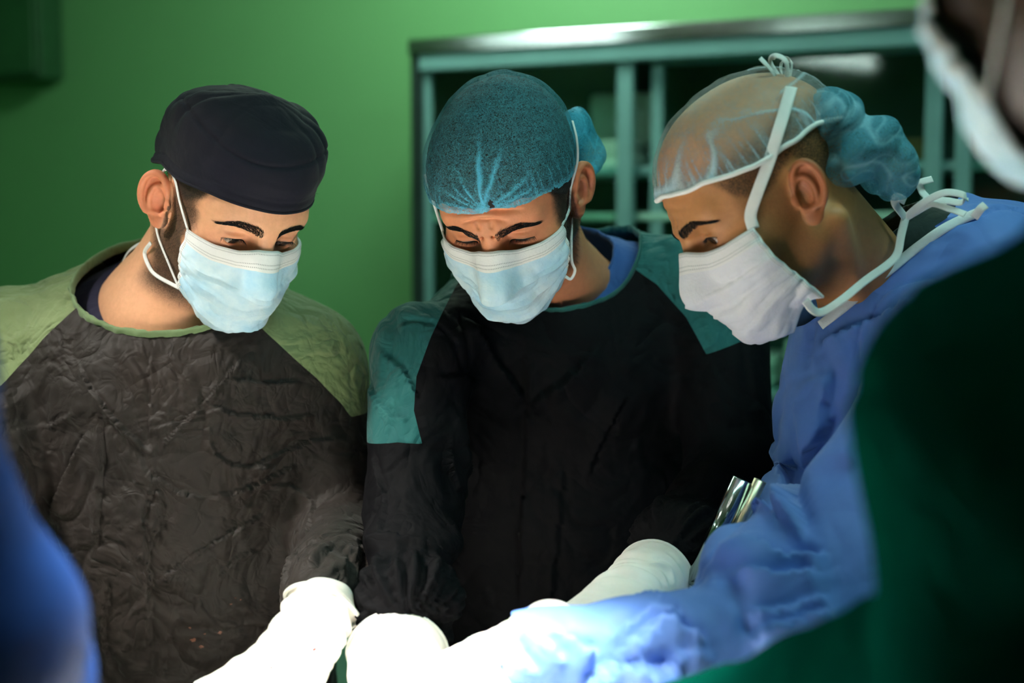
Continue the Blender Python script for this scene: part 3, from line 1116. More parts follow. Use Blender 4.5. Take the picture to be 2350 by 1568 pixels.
def cloth_cap(person, R, t, o, mat):
    ys, zs = [-.12, -.095, -.06, -.02, .02, .06, .12], o.get('rim', [.058, .060, .056, .046, .042, .02, .0])

    def f(p):
        z = p[:, 2]
        g = .0850 + .004 * sstep(.06, .11, z)
        gy = .1070 - .002 * sstep(.05, .11, z)
        rr = np.sqrt((p[:, 0] / g) ** 2 + ((p[:, 1] - .008) / gy) ** 2)
        ds = (rr - 1) * .092
        dt = z - (.1460 - .026 * rr * rr - .020 * np.maximum(p[:, 1], 0) / .1)
        d = smax(ds, dt, .036)
        return smax(d, np.interp(p[:, 1], ys, zs) - .02 - z, .004)
    V, F = surf(f, (-.12, -.13, -.04), (.12, .14, .18), .0022)
    N = normals(V, F)
    hgt = V[:, 2] - rimfield(V, ys, zs, o.get('rim_asym', 0))
    w = .0030 * fbm(V * np.array([16, 16, 26]), 21, 3) + .0034 * np.abs(noise(V * np.array([11, 11, 20]) + 5, 4)) + .0018 * np.abs(noise(V * np.array([30, 30, 46]), 9))
    band = -.0012 * np.exp(-((hgt - .011) / .0016) ** 2) + .0014 * np.exp(-((hgt - .004) / .006) ** 2)
    w = w * sstep(0, .03, hgt) + band
    # tucks at the crown edge and the seam between crown and side panel
    ang = np.arctan2(V[:, 0], -(V[:, 1]))
    seam = V[:, 2] - .112 - .004 * np.sin(ang * 3)
    w = w - .0022 * np.exp(-(seam / .0018) ** 2)
    tuck = np.abs(noise(np.stack([ang * 2.6, V[:, 2] * 0 + 3.3, V[:, 2] * 9], 1), 31))
    w = w + .0055 * (tuck - .3) * np.exp(-((V[:, 2] - .118) / .022) ** 2)
    V = V + N * w[:, None]
    (Va, Fa), (Vb, Fb) = cut(V, F, hgt)
    Vw = Vb @ R.T + t
    c = mk('surgical_cap', Vw, Fb, mat, person)
    s = c.modifiers.new('thickness', 'SOLIDIFY'); s.thickness = .0016; s.offset = -1
    rm = rims(Vb, Fb)
    if rm:
        p = resample(rm[0], 160, True)
        p = (p + np.roll(p, 1, 0) + np.roll(p, -1, 0)) / 3
        Vt, Ft = tube(p @ R.T + t, .0019, 6, True)
        mk('hem', Vt, Ft, mat, c)
    o['cbvh'] = BVHTree.FromPolygons(Vw.tolist(), Fb.tolist())
    return c


def net_mat(name, thin, foldc, densc, a0, a1, fib=260):
    """sheer non-woven: open between fibres, denser on folds and hem"""
    t = NT(name)
    fold = t.attr('fold'); dens = t.attr('dens')
    n1 = t.noise(fib, 4, 0.72, 2.2)
    n2 = t.noise(fib * .28, 3, 0.6, 1.0)
    web = t.math('MULTIPLY', t.math('SUBTRACT', 0.075, t.math('ABSOLUTE', t.math('SUBTRACT', n1, 0.5))), 13.0, clamp=True)
    al = t.math('ADD', t.math('MULTIPLY', web, a1), a0)
    al = t.math('ADD', al, t.math('MULTIPLY', t.math('SUBTRACT', n2, .5), .30))
    al = t.math('ADD', al, t.math('MULTIPLY', fold, 0.8))
    al = t.math('ADD', al, t.math('MULTIPLY', dens, 0.6), clamp=True)
    c = t.mix(t.math('MULTIPLY', dens, 1.7, clamp=True), thin, densc)
    c = t.mix(fold, c, foldc)
    t.l(c, t.b.inputs['Base Color'])
    t.set(Roughness=0.6)
    t.b.inputs['Specular IOR Level'].default_value = 0.3
    t.l(al, t.b.inputs['Alpha'])
    t.l(t.bump(n1, 0.4, 0.002), t.b.inputs['Normal'])
    return t.m


def bouffant(person, R, t, o, mat, hem_mat, kind):
    ys = [-.12, -.098, -.06, -.02, .02, .06, .12]
    zs = o['rim']; asym = o.get('rim_asym', 0)
    puffs = o.get('puffs', [])

    def f(p):
        sk = skull_sdf(np.abs(p) * A(1, 0, 0) + p * A(0, 1, 1))
        h = p[:, 2] - np.interp(p[:, 1], ys, zs) - asym * p[:, 0]
        off = o.get('off', .0045) + o['puff'] * sstep(-.002, o.get('puff_h', .04), h) + o.get('puff_back', .0) * sstep(.0, .1, p[:, 1]) * sstep(0, .03, h)
        d = sk - off
        return d
    V, F = surf(f, (-.14, -.13, -.07), (.14, .24, .19), .0022)
    N = normals(V, F)
    h = V[:, 2] - rimfield(V, ys, zs, asym)
    w = .0016 * fbm(V * 42, 12, 3) + .0018 * np.abs(noise(V * 30, 6))
    fold = np.zeros(len(V))
    if kind == 'gather':
        G = np.array(o['gather'])
        d = V - G
        a = np.degrees(np.arctan2(d[:, 2], d[:, 0])) + 6 * noise(V * 26, 8) + 2.5 * noise(V * 70, 18)
        dist = np.linalg.norm(d, axis=1)
        for a0, wd, L, am in o['rays']:
            da = np.abs(((a - a0 + 180) % 360) - 180)
            g = np.exp(-(np.radians(da) * dist / (.80 * wd * (.5 + dist / .06))) ** 2) * sstep(L, L * .35, dist) * (V[:, 1] < .03)
            fold = np.maximum(fold, am * g)
        fold = np.maximum(fold, .9 * np.exp(-(dist / .009) ** 2))
        w = w + .0030 * fold - .004 * np.exp(-(dist / .012) ** 2)
    else:
        q = V * np.array([10, 22, 7.0])
        q[:, 1] += .9 * noise(V * 16, 2)
        c1 = np.exp(-(noise(q, 5) / .060) ** 2); c2 = np.exp(-(noise(q * 1.9 + 4, 15) / .055) ** 2)
        fold = np.clip(.95 * c1 + .6 * c2, 0, 1) * sstep(.13, .06, V[:, 2] - .0)
        q2 = V * np.array([26, 12, 26.0]); 
        c3 = np.exp(-(noise(q2, 35) / .09) ** 2)
        fold = np.maximum(fold * (V[:, 1] < .06), .5 * c3 * (V[:, 1] >= .05))
        w = w + .0022 * fold + .006 * fbm(V * 34, 41, 3) * sstep(.07, .12, V[:, 1])
        w = w + .005 * np.abs(noise(V * 24, 44)) * sstep(.07, .12, V[:, 1])
    hemw = np.exp(-(np.clip(h, 0, 1) / o.get('hem_w', .007)) ** 2)
    gathers = np.abs(noise(np.stack([np.arctan2(V[:, 0], V[:, 1]) * 17, V[:, 2] * 12, V[:, 2] * 0], 1), 71))
    w = w + .0028 * gathers * np.exp(-(h / .022) ** 2)
    fold = np.maximum(fold, o.get('hem_f', .8) * hemw)
    fold = np.maximum(fold, .55 * np.exp(-(gathers / .14) ** 2) * np.exp(-(np.clip(h, 0, 1) / .03) ** 2))
    V = V + N * w[:, None]
    dens = np.zeros(len(V))
    rel = V[:, 1]
    dens = np.maximum(dens, o.get('dens', 0))
    (Va, Fa), (Vb, Fb) = cut(np.concatenate([V, fold[:, None], dens[:, None]], 1), F, h + .0018 * noise(V * 60, 77))
    # keep the largest piece
    Vw = Vb[:, :3] @ R.T + t
    c = mk('bouffant_cap', Vw, Fb, mat, person, attrs={'fold': Vb[:, 3], 'dens': Vb[:, 4]})
    o['cbvh'] = BVHTree.FromPolygons(Vw.tolist(), Fb.tolist())
    if puffs:                                   # loose fabric ballooning behind the elastic
        def fp(p):
            d = None
            for c_, r_ in puffs:
                e_ = ell(p, c_, r_); d = e_ if d is None else smin(d, e_, .012)
            return d
        pc = np.array([q[0] for q in puffs]); pr = np.array([q[1] for q in puffs])
        Vp, Fp = surf(fp, (pc - pr).min(0) - .02, (pc + pr).max(0) + .02, .0022)
        Np = normals(Vp, Fp)
        q = Vp * np.array([14, 14, 30.0]) + .8 * np.stack([noise(Vp * 14, 61), noise(Vp * 14 + 5, 62), noise(Vp * 14 + 9, 63)], 1)
        n1, n2 = noise(q, 64), noise(q * 2.2 + 3, 65)
        Vp = Vp + Np * (.0055 * (np.abs(n1) - .3) + .0028 * (np.abs(n2) - .3))[:, None]
        fp_ = np.clip(.7 * np.exp(-(n1 / .10) ** 2) + .5 * np.exp(-(n2 / .10) ** 2), 0, 1)
        mk('cap_puff', Vp @ R.T + t, Fp, mat, c, attrs={'fold': fp_ * .5, 'dens': np.full(len(Vp), o.get('puff_dens', .6))})
    if hem_mat is not None:
        rm = rims(Vb, Fb)
        p = resample(rm[0], 260, True)
        for _ in range(4):
            p = (p + np.roll(p, 1, 0) + np.roll(p, -1, 0)) / 3
        Vt, Ft = tube(p @ R.T + t, o.get('hem_r', .0022), 8, True)
        mk('elastic_hem', Vt, Ft, hem_mat, c)
    return c


def hair_shell(person, R, t, o, off=.004):
    f = lambda p: skull_sdf(np.abs(p) * A(1, 0, 0) + p * A(0, 1, 1)) - off
    V, F = surf(f, (-.10, -.12, -.07), (.10, .13, .16), .003)
    N = normals(V, F)
    V = V + N * (.0018 * fbm(V * np.array([60, 60, 40]), 3, 3))[:, None]
    s = hairline(V[:, 1]) + .004 + o.get('hair_dz', 0) * sstep(-.05, -.08, V[:, 1]) - V[:, 2] + .004 * noise(V * 70, 2)
    (Va, Fa), _ = cut(V, F, s)
    return mk('hair', Va @ R.T + t, Fa, HAIRM, person)


def seen(px, py, trees, lift=.002):
    """point of a built surface seen at a pixel, lifted off it; with its normal"""
    d = ray(px, py); best = None
    for tr in trees:
        if tr is None: continue
        h = tr.ray_cast(Vector(CAM), Vector(d))
        if h[0] is not None and (best is None or h[3] < best[3]): best = h
    if best is None: return None, None
    n = np.array(best[1])
    if n @ d > 0: n = -n
    return np.array(best[0]) + n * lift, n
# ------------------------------------------------------------------ gowns and gloves
def crease_push(V, N, lines, sharp=False):
    """press or raise fold lines (3-D polylines with width and depth) into a garment"""
    out = np.zeros(len(V))
    for pts, w, dep in lines:
        p = np.asarray(pts, float); R_ = 8 * w
        k = np.flatnonzero(((V > p.min(0) - R_) & (V < p.max(0) + R_)).all(1))
        if len(k) == 0: continue
        Q = V[k]; NQ = N[k]; sd = np.zeros(len(k))
        best = np.full(len(k), 1e9); tpos = np.zeros(len(k)); tot = len(p) - 1
        for i in range(tot):
            a, b = p[i], p[i + 1]; e = b - a
            t = np.clip(((Q - a) @ e) / (e @ e + 1e-12), 0, 1)
            g = Q - a - t[:, None] * e
            dd = np.sqrt(np.einsum('ij,ij->i', g, g))
            m = dd < best
            best[m] = dd[m]; tpos[m] = (i + t[m]) / tot
            sd[m] = np.einsum('ij,ij->i', np.cross(e, NQ[m]), g[m])
        fade = sstep(0, .15, tpos) * sstep(1, .85, tpos)
        if sharp:                               # a folded-over edge: steep on one side, running out on the other
            out[k] += dep * fade * np.where(sd > 0, np.exp(-best / (3.0 * w)), -.45 * np.exp(-(best / w) ** 2) + .45 * np.exp(-best / (.35 * w)))
        else:
            out[k] += dep * fade * (np.exp(-(best / w) ** 2) - .55 * np.exp(-((best - 2.0 * w) / (1.3 * w)) ** 2))
    return out


def crumple(V, amp, sc, seed, stretch=(1, 1, 1)):
    """soft swells broken by short sharp creases"""
    q = V * np.array(stretch, float)
    g = q * sc * .8
    q = q + .045 * np.stack([noise(g, seed + 1), noise(g + 9, seed + 2), noise(g + 17, seed + 3)], 1)
    out = amp * .9 * (np.abs(noise(q * sc, seed + 4)) - .3)
    for k, (m, a) in enumerate(((.75, .75), (1.35, .55), (2.3, .34))):
        s = sc * m
        n = noise(q * s + 3 * k, seed + 11 + k)
        gate = sstep(-.15, .45, noise(q * s * .55 + 5, seed + 21 + k))
        e = .0075 * s
        out = out - amp * a * gate * (np.exp(-(n / e) ** 2) - .6 * np.exp(-((n - 2 * e) / (1.6 * e)) ** 2))
    return out


def gown(person, f, lo, hi, h, neck_s, regions, mats, amp=.004, sc=13, seed=1, stretch=(1, 1, .8), big=.006, lines=(), name='surgical_gown', bind=None, bind_r=.0045, cuts=(), cuffs=(), calm=(), sharp=True):
    V, F = surf(f, lo, hi, h)
    N = normals(V, F)
    w = crumple(V, amp, sc, seed, stretch) + big * fbm(V * np.array([7, 7, 4.0]), seed + 40, 2)
    for ce, ax, le, am in cuffs:                # gathers running round a bunched cuff
        ce = np.asarray(ce, float); ax = np.asarray(ax, float) / np.linalg.norm(ax)
        q = V - ce; al = q @ ax
        u_ = np.cross(ax, [.3, 1, .2]); u_ /= np.linalg.norm(u_); v_ = np.cross(ax, u_)
        ang = np.arctan2(q @ u_, q @ v_)
        rad = np.linalg.norm(q - al[:, None] * ax, axis=1)
        m = np.exp(-(al / le) ** 4) * (rad < .10)
        k_ = np.abs(noise(np.stack([np.cos(ang) * 5.2 + al * 8, np.sin(ang) * 5.2, al * 16], 1), 91))
        k2 = np.abs(noise(np.stack([np.cos(ang) * 10 + al * 20, np.sin(ang) * 10, al * 26 + 7], 1), 92))
        w = w + m * am * (1.3 * (k_ - .25) + .6 * (k2 - .25))
    for q in calm:                              # cloth held flat where a glove grips it
        w = w * (1 - np.exp(-(np.linalg.norm(V - q, axis=1) / .045) ** 4))
    V = V + N * (w + crease_push(V, N, lines, sharp))[:, None]
    s = neck_s(V)
    for c in cuts:
        s = np.minimum(s, c(V))
    (_, _), (V, F) = cut(V, F, s)
    rest = (V, F); parts = []
    for pol in regions:
        (a, fa), rest = cut(rest[0], rest[1], pol(rest[0]))
        parts.append((a, fa))
    g = mk(name, rest[0], rest[1], mats[0], person)
    g['tree'] = 0
    for i, (a, fa) in enumerate(parts):
        if len(fa):
            mk('shoulder_panel', a, fa, mats[1], g)
    del g['tree']
    if bind is not None:
        best = None
        for r in rims(V, F):
            c = r.mean(0)
            k = np.abs(neck_s(r)).mean()
            if len(r) > 20 and k < .012 and (best is None or len(r) > len(best[1])): best = (k, r)
        if best is not None:
            p = resample(best[1], 240, True)
            for _ in range(6):
                p = (p + np.roll(p, 1, 0) + np.roll(p, -1, 0)) / 3
            ctr_ = p.mean(0); up_ = np.cross(np.roll(p, -1, 0) - np.roll(p, 1, 0), p - ctr_); Vt, Ft = tube(p, bind_r, 10, True, flat=.45, nrm=p - ctr_ + .6 * np.array([0, 0, -.03]))
            Vt = Vt + (.0012 * noise(Vt * 160, 4))[:, None]
            mk('neck_binding', Vt, Ft, bind, g)
    return g, (V, F)


LATEX = NT('white_latex')
LATEX.l(LATEX.ramp(LATEX.noise(30, 3), [(.3, (.78, .76, .68)), (.7, (.86, .85, .80))]), LATEX.b.inputs['Base Color'])
LATEX.set(Roughness=.42)
LATEX.l(LATEX.bump(LATEX.math('ABSOLUTE', LATEX.math('SUBTRACT', LATEX.noise(70, 3, .5, 1.2), .5)), .22, .004), LATEX.b.inputs['Normal'])
LATEX.b.inputs['Subsurface Weight'].default_value = .1
LATEX.b.inputs['Subsurface Scale'].default_value = .004
GLOVE = LATEX.m
STAIN = plain('dark_red_stain', (.16, .015, .01), .5)


def splat(q, n, r, parent, mat, seed):
    """small irregular dried drop lying on a surface"""
    t1 = np.cross(n, [0, 0, 1.0]); t1 /= np.linalg.norm(t1); t2 = np.cross(n, t1)
    rng = np.random.default_rng(seed); v = []
    for k in range(14):
        rr = r * rng.uniform(.45, 1.1); an = k / 14 * 2 * math.pi
        v.append(q + rr * (math.cos(an) * t1 + .7 * math.sin(an) * t2))
    v.append(q + n * .0006)
    mk('stain', np.array(v), np.array([(k, (k + 1) % 14, 14) for k in range(14)]), mat, parent)


def hand_sdf(p, o):
    curl = o.get('curl', (30, 35, 20)); tx = o.get('thumb', 1.0)
    d = cap(p * A(1, 1, 1.25), (0, -.05, 0), (0, .015, 0), .031, .029) / 1.1
    spec = [(.030, .092, .0090, (.044, .026, .021)), (.009, .097, .0092, (.049, .030, .022)), (-.012, .092, .0088, (.046, .028, .021)), (-.031, .082, .0078, (.035, .021, .019))]
    for k, (x, y, r, L) in enumerate(spec):
        kn = A(x, y, .004 - .003 * abs(k - 1))
        d = smin(d, cap(p, (x * .55, .004, 0), kn, .0175, .0125), .016)
        a = 0.0; q = kn.astype(float); sp = (1.5 - k) * o.get('spread', .10)
        for j in range(3):
            a += math.radians(curl[j] * (1 + .12 * k))
            e = q + L[j] * np.array([math.sin(sp) * math.cos(a), math.cos(sp) * math.cos(a), -math.sin(a)])
            rr = r * (1 - .10 * j)
            d = smin(d, cap(p, q, e, rr + .0016, rr * .94 + .001), .0045)
            q = e
    # thumb leaves the side of the palm
    t0 = A(.018, .010, -.003); t1 = A(.026 + .014 * tx, .042, -.012); t2 = A(.030 + .028 * tx, .072, -.018); t3 = A(.032 + .036 * tx, .100, -.024)
    d = smin(d, cap(p, t0, t1, .019, .0145), .018)
    d = smin(d, cap(p, t1, t2, .0130, .0112), .007)
    d = smin(d, cap(p, t2, t3, .0112, .0088), .005)
    return d


def glove(person, wrist, fingers, dorsal, thumb_sign, o=None, label=None, spots=()):
    """gloved hand; wrist = cuff point, fingers = pointing direction, dorsal = back of hand"""
    o = o or {}
    y = np.asarray(fingers, float); y /= np.linalg.norm(y)
    z = np.asarray(dorsal, float); z = z - (z @ y) * y; z /= np.linalg.norm(z)
    x = np.cross(y, z) * thumb_sign
    M = np.stack([x, y, z], 1)
    sc = o.get('scale', 1.0)
    cl = o.get('cuff', .075); cr = o.get('cuff_r', 1.0)

    def f(p):
        d = hand_sdf(p, o)
        cu = np.sqrt((p[:, 0] / 1.12) ** 2 + (p[:, 2]) ** 2) - np.interp(p[:, 1], [-cl, -.04, -.01, .02], [.0385 * cr, .035 * cr, .031, .026])
        cu = np.maximum(cu, np.abs(p[:, 1] + cl / 2) - cl / 2)
        return smin(d, cu, .012)
    V, F = surf(f, (-.09, -.10, -.17), (.11, .22, .06), .0024)
    N = normals(V, F)
    wr = sstep(.035, -.02, V[:, 1])
    V = V + N * (.0014 * fbm(V * 70, 3, 2) * (1 - wr) + wr * (.0022 * np.sin(V[:, 1] * 330 + 5 * noise(V * 28, 6)) * sstep(-.07, -.05, V[:, 1]) + .002 * noise(V * 40, 2)))[:, None]
    if thumb_sign < 0:
        F = F[:, ::-1]
    g = mk('surgical_glove', (V * sc) @ M.T + wrist, F, GLOVE, person)
    a = np.linspace(0, 2 * math.pi, 49)[:-1]
    ring = np.stack([np.cos(a) * .0385 * cr * 1.12, -cl + .002 * np.sin(a * 3), np.sin(a) * .0385 * cr], 1)
    Vt, Ft = tube((ring * sc) @ M.T + wrist, .0021, 8, True)
    mk('rolled_cuff', Vt, Ft, GLOVE, g)
    if label: g['label'] = label
    tr = BVHTree.FromPolygons(((V * sc) @ M.T + wrist).tolist(), F.tolist())
    for px, py, r in spots:
        q, n = seen(px, py, [tr], .0004)
        if q is None: continue
        splat(q, n, r, g, STAIN, int(px))
    return g


def legs(person, cx, cy, face, trouser, shoe):
    """scrub trousers and clogs under the gown, standing on the floor"""
    fx, fy = math.sin(math.radians(face)), -math.cos(math.radians(face))
    sx, sy = -fy, fx
    for s in (-1, 1):
        hx, hy = cx + s * .09 * sx, cy + s * .09 * sy
        V, F = tube(np.array([(hx, hy, .86), (hx, hy, .5), (hx, hy, .10)]), np.array([.085, .075, .070]), 16)
        mk('trouser_leg', V, F, trouser, person)
        f = lambda p: smin(ell(p, (hx + fx * .06, hy + fy * .06, .035), (.055 + .07 * abs(fx), .055 + .07 * abs(fy), .045)), ell(p, (hx - fx * .04, hy - fy * .04, .04), (.05, .05, .055)), .03)
        f2 = lambda p: smax(f(p), -p[:, 2] + .002, .006)
        V, F = surf(f2, (hx - .22, hy - .22, -.02), (hx + .22, hy + .22, .14), .008)
        mk('clog', V, F, shoe, person)


def arm(p, sh, el, wr, r):
    d = cap(p, sh, el, r[0], r[1])
    return smin(d, cap(p, el, wr, r[1], r[2]), .02)


def trunk(p, top, low, foot_z, w, dpt, k=.10):
    """chest ellipsoid, belly and a hanging skirt down to foot_z"""
    d = ell(p, top, (w, dpt, .24))
    d = smin(d, ell(p, low, (w * .98, dpt * 1.08, .30)), k)
    q = p - A(low[0], low[1], 0)
    q = q * A(1, w / (dpt * 1.1), 1)
    sk = cap(q, (0, 0, low[2] - .1), (0, 0, foot_z), w * .93, w * .88)
    sk = np.maximum(sk, foot_z - p[:, 2])
    return smin(d, sk, .06)
# ------------------------------------------------------------------ shared garment materials
BLACKG = cloth('black_brown_gown', srgb(39, 31, 27), srgb(31, 26, 23), rough=.66, spec=.3, b1=1.0, b2=.7, s1=12, s2=40, sheen=.05)
OLIVE = cloth('olive_gown_shoulder', srgb(134, 150, 104), srgb(116, 134, 90), rough=.75, b1=1.0, b2=.6, s1=16, s2=50)
OLIVEB = cloth('olive_binding', srgb(116, 140, 98), b1=.3)
BLACK2 = cloth('black_gown', srgb(14, 13, 16), srgb(11, 11, 15), rough=.75, spec=.12, b1=.7, b2=.4, s1=10, s2=34, sheen=0)
TEAL = cloth('teal_gown_shoulder', srgb(38, 112, 110), srgb(29, 95, 95), rough=.75, b1=1.0, b2=.6, s1=15, s2=46)
TEALB = cloth('teal_binding', srgb(36, 104, 100), b1=.2)
BLUE = cloth('blue_gown', srgb(94, 134, 208), srgb(82, 120, 196), rough=.6, b1=.35, b2=.12, s1=9, s2=30, sheen=.1, weave=False)
WHITEB = plain('white_binding', (.74, .78, .80), .7, bump=.3, bscale=300)
GREEN = cloth('green_gown', srgb(2, 58, 46), srgb(1, 46, 38), rough=.85, b1=.4, b2=.2, s1=9, s2=30, sheen=0, spec=0)
DBLUE = cloth('deep_blue_gown', srgb(20, 48, 98), srgb(15, 38, 82), rough=.8, spec=.08, sheen=0, b1=.4, b2=.1, s1=8, s2=25, weave=False)
NAVY = cloth('navy_scrub', srgb(24, 24, 62), srgb(18, 18, 50), b1=.2, b2=.15)
NAVYCAP = cloth('navy_cap_cloth', srgb(12, 13, 32), srgb(9, 10, 25), rough=.8, b1=.10, b2=.12, s1=14, s2=60, sheen=.06)
SCRUBB = cloth('blue_scrub', srgb(58, 104, 178), srgb(48, 90, 160), b1=.3, b2=.2)
SCRUBG = cloth('dark_green_scrub', srgb(12, 36, 32), srgb(8, 26, 24), b1=.25, b2=.2)
SHOE = plain('white_clog', (.6, .62, .6), .5)
LOOPM = plain('white_elastic', (.80, .81, .80), .7)
MASKB = mask_mat('blue_mask', srgb(170, 214, 236), srgb(232, 234, 234), srgb(214, 236, 245))
MASKW = mask_mat('white_mask', srgb(222, 222, 232), srgb(232, 230, 232), srgb(232, 230, 236))


def person_root(px, d, label, group='surgical team'):
    q = P(px, 900, d)
    return empty('person', (q[0], q[1], 0.0), label, 'person', group)


def xz(pts, d):
    return [(P(a, b, d)[0], P(a, b, d)[2]) for a, b in pts]


def ball(c, r, sq=(1, 1, 1)):
    c = np.asarray(c, float)
    return lambda V: np.linalg.norm((V[:, :3] - c) * np.array(sq), axis=1) - r


# ================================================================== surgeon in the navy cap
p1 = person_root(420, 1.68, 'surgeon in a navy cloth cap and blue mask, black gown with olive shoulders')
R1 = .935 * rot(33.5, 4.0, 38.0); T1 = np.array([-.311, 1.553, 1.599])
nk1 = P(372, 705, 1.635); nt1 = P(420, 780, 1.61)
shL1 = P(706, 836, 1.645); shR1 = P(20, 805, 1.66)
o1 = dict(skin=srgb(236, 176, 136), neck=nk1, notch=nt1, neck_r=.064, lid=.0046, lidz=-.0006, seed=3, flare=42, beard_tone=.82, beard_spk=.8,
          stub=[(P(360, 680, 1.66), P(150, 790, 1.68), .044, .036), (P(400, 690, 1.66), P(640, 790, 1.64), .044, .036), (P(400, 760, 1.62), P(430, 900, 1.63), .075, .09)],
          welt=LOOPM, brow_w=1.15, m_bot=[-60, -59, -53, -42, -34], scalp=1, mole=[(P(283, 653, 1.57), .0022)], gaze=(.1, -.85, -.5))
make_head(p1, R1, T1, o1)
jaw_hair(p1, R1, T1, o1, 2600)
cloth_cap(p1, R1, T1, o1, NAVYCAP)
make_mask(p1, R1, T1, o1, MASKB)
_q = []
for _x, _y in ((352, 556), (338, 580), (345, 608), (362, 632)):
    _s, _n = seen(_x, _y, [o1['bvh']], .003)
    _q.append(_s if _s is not None else P(_x, _y, 1.56))
strap('ear_loop', _q + [o1['corner'][('b', -1)]], .0022, LOOPM, o1['mask'], 40, nrm=(0, -1, 0), thick=.4)
ear_loop(o1, R1, T1, -1, LOOPM); ear_loop(o1, R1, T1, 1, LOOPM)
strap('tie_tail', [P(340, 562, 1.57), P(322, 560, 1.60), P(298, 575, 1.62), P(283, 598, 1.63), P(275, 625, 1.64)], .0022, LOOPM, o1['mask'], 30, thick=.3)

unit = lambda v: np.asarray(v) / np.linalg.norm(v)
G1 = P(738, 1395, 1.335); D1 = unit(P(640, 1590, 1.262) - P(738, 1395, 1.335))
elL1 = P(782, 1215, 1.61); G1 = G1 + D1 * .042; wrL1 = G1 - D1 * .036
elR1 = P(-95, 1250, 1.50); wrR1 = P(-20, 1620, 1.30)
ct1, cl1 = P(410, 1010, 1.70), P(420, 1500, 1.70)


def f1(p):
    d = trunk(p, ct1, cl1, .42, .185, .125)
    sh = smin(cap(p, P(300, 735, 1.68), shR1, .060, .066), cap(p, P(470, 735, 1.67), shL1, .060, .059), .03)
    d = smin(d, sh, .06)
    d = smin(d, ell(p, P(420, 870, 1.62), (.17, .09, .10)), .06)
    d = smin(d, ell(p, P(430, 1130, 1.64), (.165, .11, .20)), .06)
    d = smin(d, ell(p, P(748, 1368, 1.44), (.037, .05, .036)), .02)
    d = smin(d, arm(p, shL1, elL1, wrL1, (.059, .052, .025)), .035)
    d = smin(d, arm(p, shR1, elR1, wrR1, (.068, .060, .044)), .025)
    return d


L1 = lambda w, dep, *pts: ([P(a, b, 1.55) for a, b in pts], w, dep)


def drop(lines, f, d0):
    """slide authored fold points along their sight line until they meet the garment"""
    n = [len(l[0]) for l in lines]
    d = np.concatenate([np.asarray(l[0], float) for l in lines]) - CAM
    d /= np.linalg.norm(d, axis=1)[:, None]
    t = d0 / d[:, 1]
    for _ in range(40):
        t = t + f((CAM + d * t[:, None]).astype(np.float32)) * .8
    q = np.split(CAM + d * t[:, None], np.cumsum(n)[:-1])
    return [(resample(a, max(6, len(a) * 3)), l[1], l[2]) for a, l in zip(q, lines)]


lines1 = drop([
    L1(0.0034, -0.0052, (340, 800), (345, 900), (340, 1000), (352, 1045)), L1(0.0034, 0.0052, (352, 1040), (430, 960), (500, 890), (560, 815)),
    L1(0.0034, 0.0052, (180, 830), (215, 900), (280, 980), (345, 1040)), L1(0.0034, 0.0052, (352, 1045), (360, 1100), (330, 1180), (345, 1330), (345, 1500)),
    L1(0.0034, 0.0052, (355, 1090), (410, 1130), (470, 1145)), L1(0.0034, 0.0052, (470, 1145), (560, 1125), (650, 1080), (700, 1060)),
    L1(0.0034, 0.0052, (355, 1340), (450, 1270), (560, 1205), (620, 1170)), L1(0.0034, 0.0052, (470, 925), (540, 950), (640, 960), (740, 950)),
    L1(0.0034, 0.0052, (235, 930), (235, 1060), (220, 1280)), L1(0.0034, 0.0052, (20, 990), (120, 975), (170, 945)),
    L1(0.0034, 0.0052, (520, 870), (620, 880), (700, 870)), L1(0.0034, 0.0052, (480, 960), (490, 1040), (540, 1070), (640, 1070)),
    L1(0.0034, 0.0052, (560, 1080), (640, 1040), (720, 1010), (790, 1000)), L1(0.0034, 0.0052, (610, 1120), (660, 1110), (720, 1150), (700, 1230)),
    L1(0.0034, 0.0052, (370, 1120), (360, 1200), (355, 1230)), L1(0.0034, 0.0052, (110, 1200), (150, 1090), (205, 980)),
    L1(0.0034, 0.0052, (420, 1400), (380, 1480), (370, 1560)), L1(0.0034, 0.0052, (250, 1330), (240, 1450), (260, 1560)), L1(0.0034, 0.0052, (500, 1330), (540, 1280), (600, 1260)),
], f1, 1.45)
neck1 = ball(P(392, 600, 1.60), .105, (.85, 1, 1.12))
polL = xz([(-200, 1000), (5, 915), (60, 838), (120, 770), (195, 695), (150, 560), (-300, 560)], 1.6)
polR = xz([(600, 735), (660, 790), (735, 860), (790, 925), (808, 955), (1000, 940), (1000, 560), (560, 600)], 1.6)
g1, gm1 = gown(p1, f1, (ct1[0] - .34, 1.16, .42), (ct1[0] + .30, 1.92, 1.56), .0029, neck1,
     [lambda V: polyfield(V[:, 0], V[:, 2], polL), lambda V: polyfield(V[:, 0], V[:, 2], polR)], [BLACKG, OLIVE],
     amp=.0036, sc=17, seed=11, big=.004, lines=lines1, calm=[wrL1], cuffs=[(P(748, 1368, 1.44), D1, .045, .008)], bind=OLIVEB, bind_r=.0062)
g1t = BVHTree.FromPolygons(gm1[0][:, :3].tolist(), tris(gm1[1]).tolist())
SPLASH = plain('dried_splash', srgb(112, 72, 56), .6)
for x_, y_, r_ in ((444, 1468, .0045), (462, 1484, .0030), (436, 1440, .0022), (505, 1452, .0028), (530, 1386, .0018), (552, 1376, .0016), (540, 1372, .0012), (470, 1455, .0018)):
    q_, n_ = seen(x_, y_, [g1t], .0009)
    if q_ is not None:
        splat(q_, n_, r_, g1, SPLASH, int(x_))
vee = xz([(250, 640), (330, 742), (440, 930), (590, 760), (640, 640), (450, 380)], 1.6)
